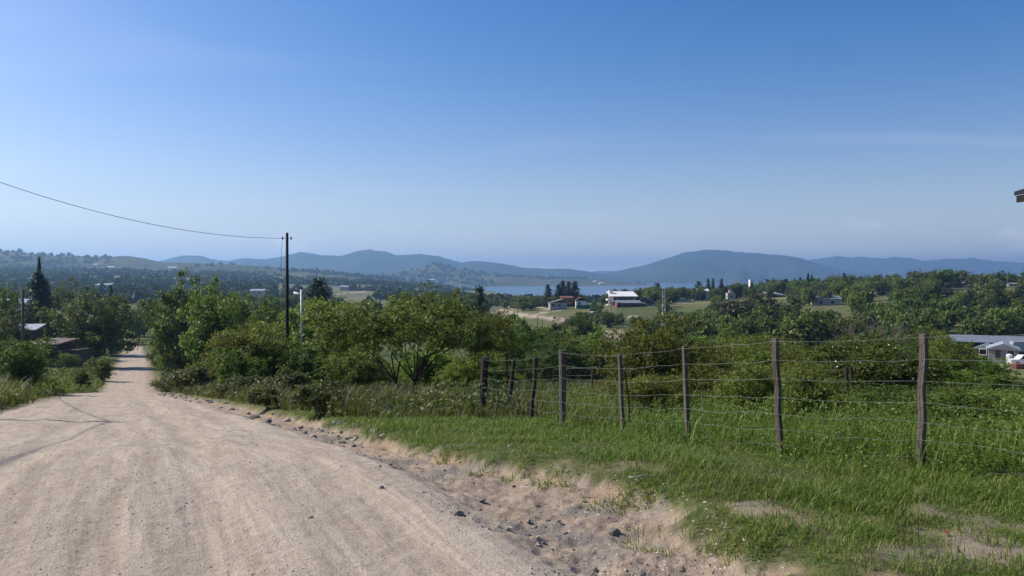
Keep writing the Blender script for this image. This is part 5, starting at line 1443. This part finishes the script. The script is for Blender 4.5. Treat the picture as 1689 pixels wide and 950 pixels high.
# stones
def rock_mesh(seed, flat=.7):
    rng = np.random.default_rng(seed)
    t = (1 + 5 ** .5) / 2
    v = np.array([(-1, t, 0), (1, t, 0), (-1, -t, 0), (1, -t, 0), (0, -1, t), (0, 1, t), (0, -1, -t), (0, 1, -t), (t, 0, -1), (t, 0, 1), (-t, 0, -1), (-t, 0, 1)], float)
    f = [(0, 11, 5), (0, 5, 1), (0, 1, 7), (0, 7, 10), (0, 10, 11), (1, 5, 9), (5, 11, 4), (11, 10, 2), (10, 7, 6), (7, 1, 8), (3, 9, 4), (3, 4, 2), (3, 2, 6), (3, 6, 8), (3, 8, 9), (4, 9, 5), (2, 4, 11), (6, 2, 10), (8, 6, 7), (9, 8, 1)]
    v = unit(v) * rng.uniform(.7, 1.15, (12, 1)) * np.array([1, rng.uniform(.6, .95), flat * rng.uniform(.6, 1)])
    return v, np.array(f)
ROCKS = []
for k in range(7):
    v, f = rock_mesh(300 + k); ROCKS.append(mesh_np('stone', v, [f], M['stone'] if k % 3 else M['stone_pale']))
rng = np.random.default_rng(301); cnt = 0
def put_stone(x, y, s, label, group=None, k=None):
    o = link('stone', ROCKS[k if k is not None else int(rng.integers(7))], None, (x, y, gz(x, y) + s * .15), rng.uniform(0, 6.28), (s, s, s))
    tag(o, label, 'stone', group)
for px, py, s, lab in ((1013, 846, .055, 'pale angular stone on the bank below the grass'), (793, 803, .06, 'largest grey stone in the gully below the grass edge'), (640, 760, .055, 'grey stone at the tip of the gully'), (563, 690, .10, 'pale boulder at the grass corner'), (588, 712, .10, 'flat slab at the grass corner'), (628, 808, .03, 'lone dark stone on the road'), (510, 856, .03, 'small dark stone in the middle of the road'), (755, 846, .07, 'dark flat splinter of stone in the gully'), (840, 745, .035, 'small grey stone on the short grass')):
    h = hit(px, py); put_stone(h.x, h.y, s, lab)
for (y0, y1, n, smin, smax, lab, grp) in ((5.0, 9.5, 60, .012, .038, 'one of the loose grey stones strewn along the gully', 'loose stones along the gully'), (9.5, 15.5, 70, .03, .085, 'one of the loose stones heaped at the road edge below the weeds', 'stones heaped at the road edge'), (15.5, 40, 60, .06, .16, 'one of the rubble stones lining the far right road edge', 'rubble along the far road edge')):
    k = 0
    while k < n:
        y = rng.uniform(y0, y1); a, b = np.interp(y, RY, RR), np.interp(y, GY, GX)
        x = rng.uniform(a - .15, b + .1) if y < 13 else rng.uniform(a - .2, a + 1.0)
        if y < 13 and fbm(x * 1.4, y * 1.4, 3, 80) < rng.normal(-.02, .06): continue
        put_stone(x, y, rng.uniform(smin, smax) * rng.uniform(.6, 1), lab, grp); k += 1
def gravel(n, prob, seed, smin, smax, label, mat):
    rng = np.random.default_rng(seed)
    P = pts_where(n, -60, 1500, 3.8, 40, prob, seed)
    v0, f0 = [], []
    base = [rock_mesh(400 + k) for k in range(6)]
    oc = np.array([(1, 0, 0), (-1, 0, 0), (0, 1, 0), (0, -1, 0), (0, 0, 1), (0, 0, -.6)], float)
    of = np.array([(0, 2, 4), (2, 1, 4), (1, 3, 4), (3, 0, 4), (2, 0, 5), (1, 2, 5), (3, 1, 5), (0, 3, 5)])
    m = len(P)
    s = rng.uniform(smin, smax, m) ** 1.0 * rng.uniform(.4, 1, m) * (1 + P[:, 1] * .03)
    a = rng.uniform(0, 6.28, m)
    vv = oc[None] * rng.uniform(.6, 1.25, (m, 6, 1)) * s[:, None, None] * np.array([1, .75, .6])
    x = vv[..., 0] * np.cos(a)[:, None] - vv[..., 1] * np.sin(a)[:, None]; y = vv[..., 0] * np.sin(a)[:, None] + vv[..., 1] * np.cos(a)[:, None]
    V = np.stack([x, y, vv[..., 2]], -1) + P[:, None, :] + [0, 0, .008]
    Fc = (np.arange(m) * 6)[:, None, None] + of[None]
    return stuff('gravel', V.reshape(-1, 3), [Fc.reshape(-1, 3)], mat, label, 'gravel')
def gravmat():
    m, nt = mat_new('gravel_mix'); g = N(nt, 'ShaderNodeNewGeometry'); r = g.outputs['Random Per Island']
    c = mixc(nt, ramp(nt, r, 0.1, .9), (0.20, .172, .148), (.50, .425, .345))
    p = N(nt, 'ShaderNodeBsdfPrincipled', {'Base Color': c, 'Roughness': .9, 'Specular IOR Level': .2}); o = N(nt, 'ShaderNodeOutputMaterial'); nt.links.new(p.outputs[0], o.inputs[0]); return m
GM = gravmat()
gravel(46000, lambda X, Y: (road_dist(X, Y) > -.1) * (.15 + .7 * sstep(-.05, .2, fbm(X * .7, Y * .7, 3, 81) + .02)), 401, .004, .015, 'small gravel scattered over the dirt road', GM)
gravel(46000, lambda X, Y: (road_dist(X, Y) < .5) * (grass_right(X, Y) < .25) * (X > np.interp(Y, RY, RL)) * sstep(-.05, .15, fbm(X * 1.4, Y * 1.4, 3, 80)), 402, .005, .024, 'grey gravel and broken stone in the gully beside the road', GM)
gravel(2500, lambda X, Y: (X < np.interp(Y, RY, RL) + .4) * (X > np.interp(Y, RY, RL) - .8) * 1.0, 403, .01, .04, 'gravel along the left edge of the road', GM)
# litter and bits
h = hit(1062, 794); b = MB(); t = np.linspace(-.5, .5, 9)
b.tube(np.stack([t * .26, .03 * np.sin(t * 5), .018 + .006 * np.cos(t * 9)], 1), np.full(9, .008), 6)
tag(b.build('stick', M['stone_pale'], None, True, loc=h), 'pale dry stick lying at the grass edge', 'stick')
h = hit(1562, 902); rf = MB(); rng = np.random.default_rng(17)
for k in range(6):
    a = k * 1.047; rf.add([(0, 0, .02), (.016 * math.cos(a - .4), .016 * math.sin(a - .4), .03), (.022 * math.cos(a), .022 * math.sin(a), .026), (.016 * math.cos(a + .4), .016 * math.sin(a + .4), .03)], [(0, 1, 2, 3)])
fl = empty('red_flower', h); rf.build('petals', M['redlamp'], fl); MB().tube([(0, 0, -.02), (0, 0, .022)], .002, 5).build('stem', L['weed'], fl)
tag(fl, 'single small red flower in the grass at the lower right', 'flower')
for px, py in ((1462, 890), (1489, 897)):
    h = hit(px, py); put_stone(h.x, h.y, .022, 'white pebble in the bare patch at the lower right', 'white pebbles in the bare patch', 3)

# ------------------------------------------------------------------ haze: one closed box of even, pale air
def haze():
    m, nt = mat_new('haze_air')
    v = N(nt, 'ShaderNodeVolumePrincipled', {'Density': 1.65e-4, 'Color': (0.36, 0.62, 1.0, 1), 'Anisotropy': 0.35})
    o = N(nt, 'ShaderNodeOutputMaterial'); nt.links.new(v.outputs[0], o.inputs['Volume'])
    b = MB().box(-12500, 12500, -12500, 12500, CAMZ - 75, CAMZ + 285)
    return tag(b.build('haze', m), 'pale blue haze over the whole valley', 'haze', kind='stuff')
haze()
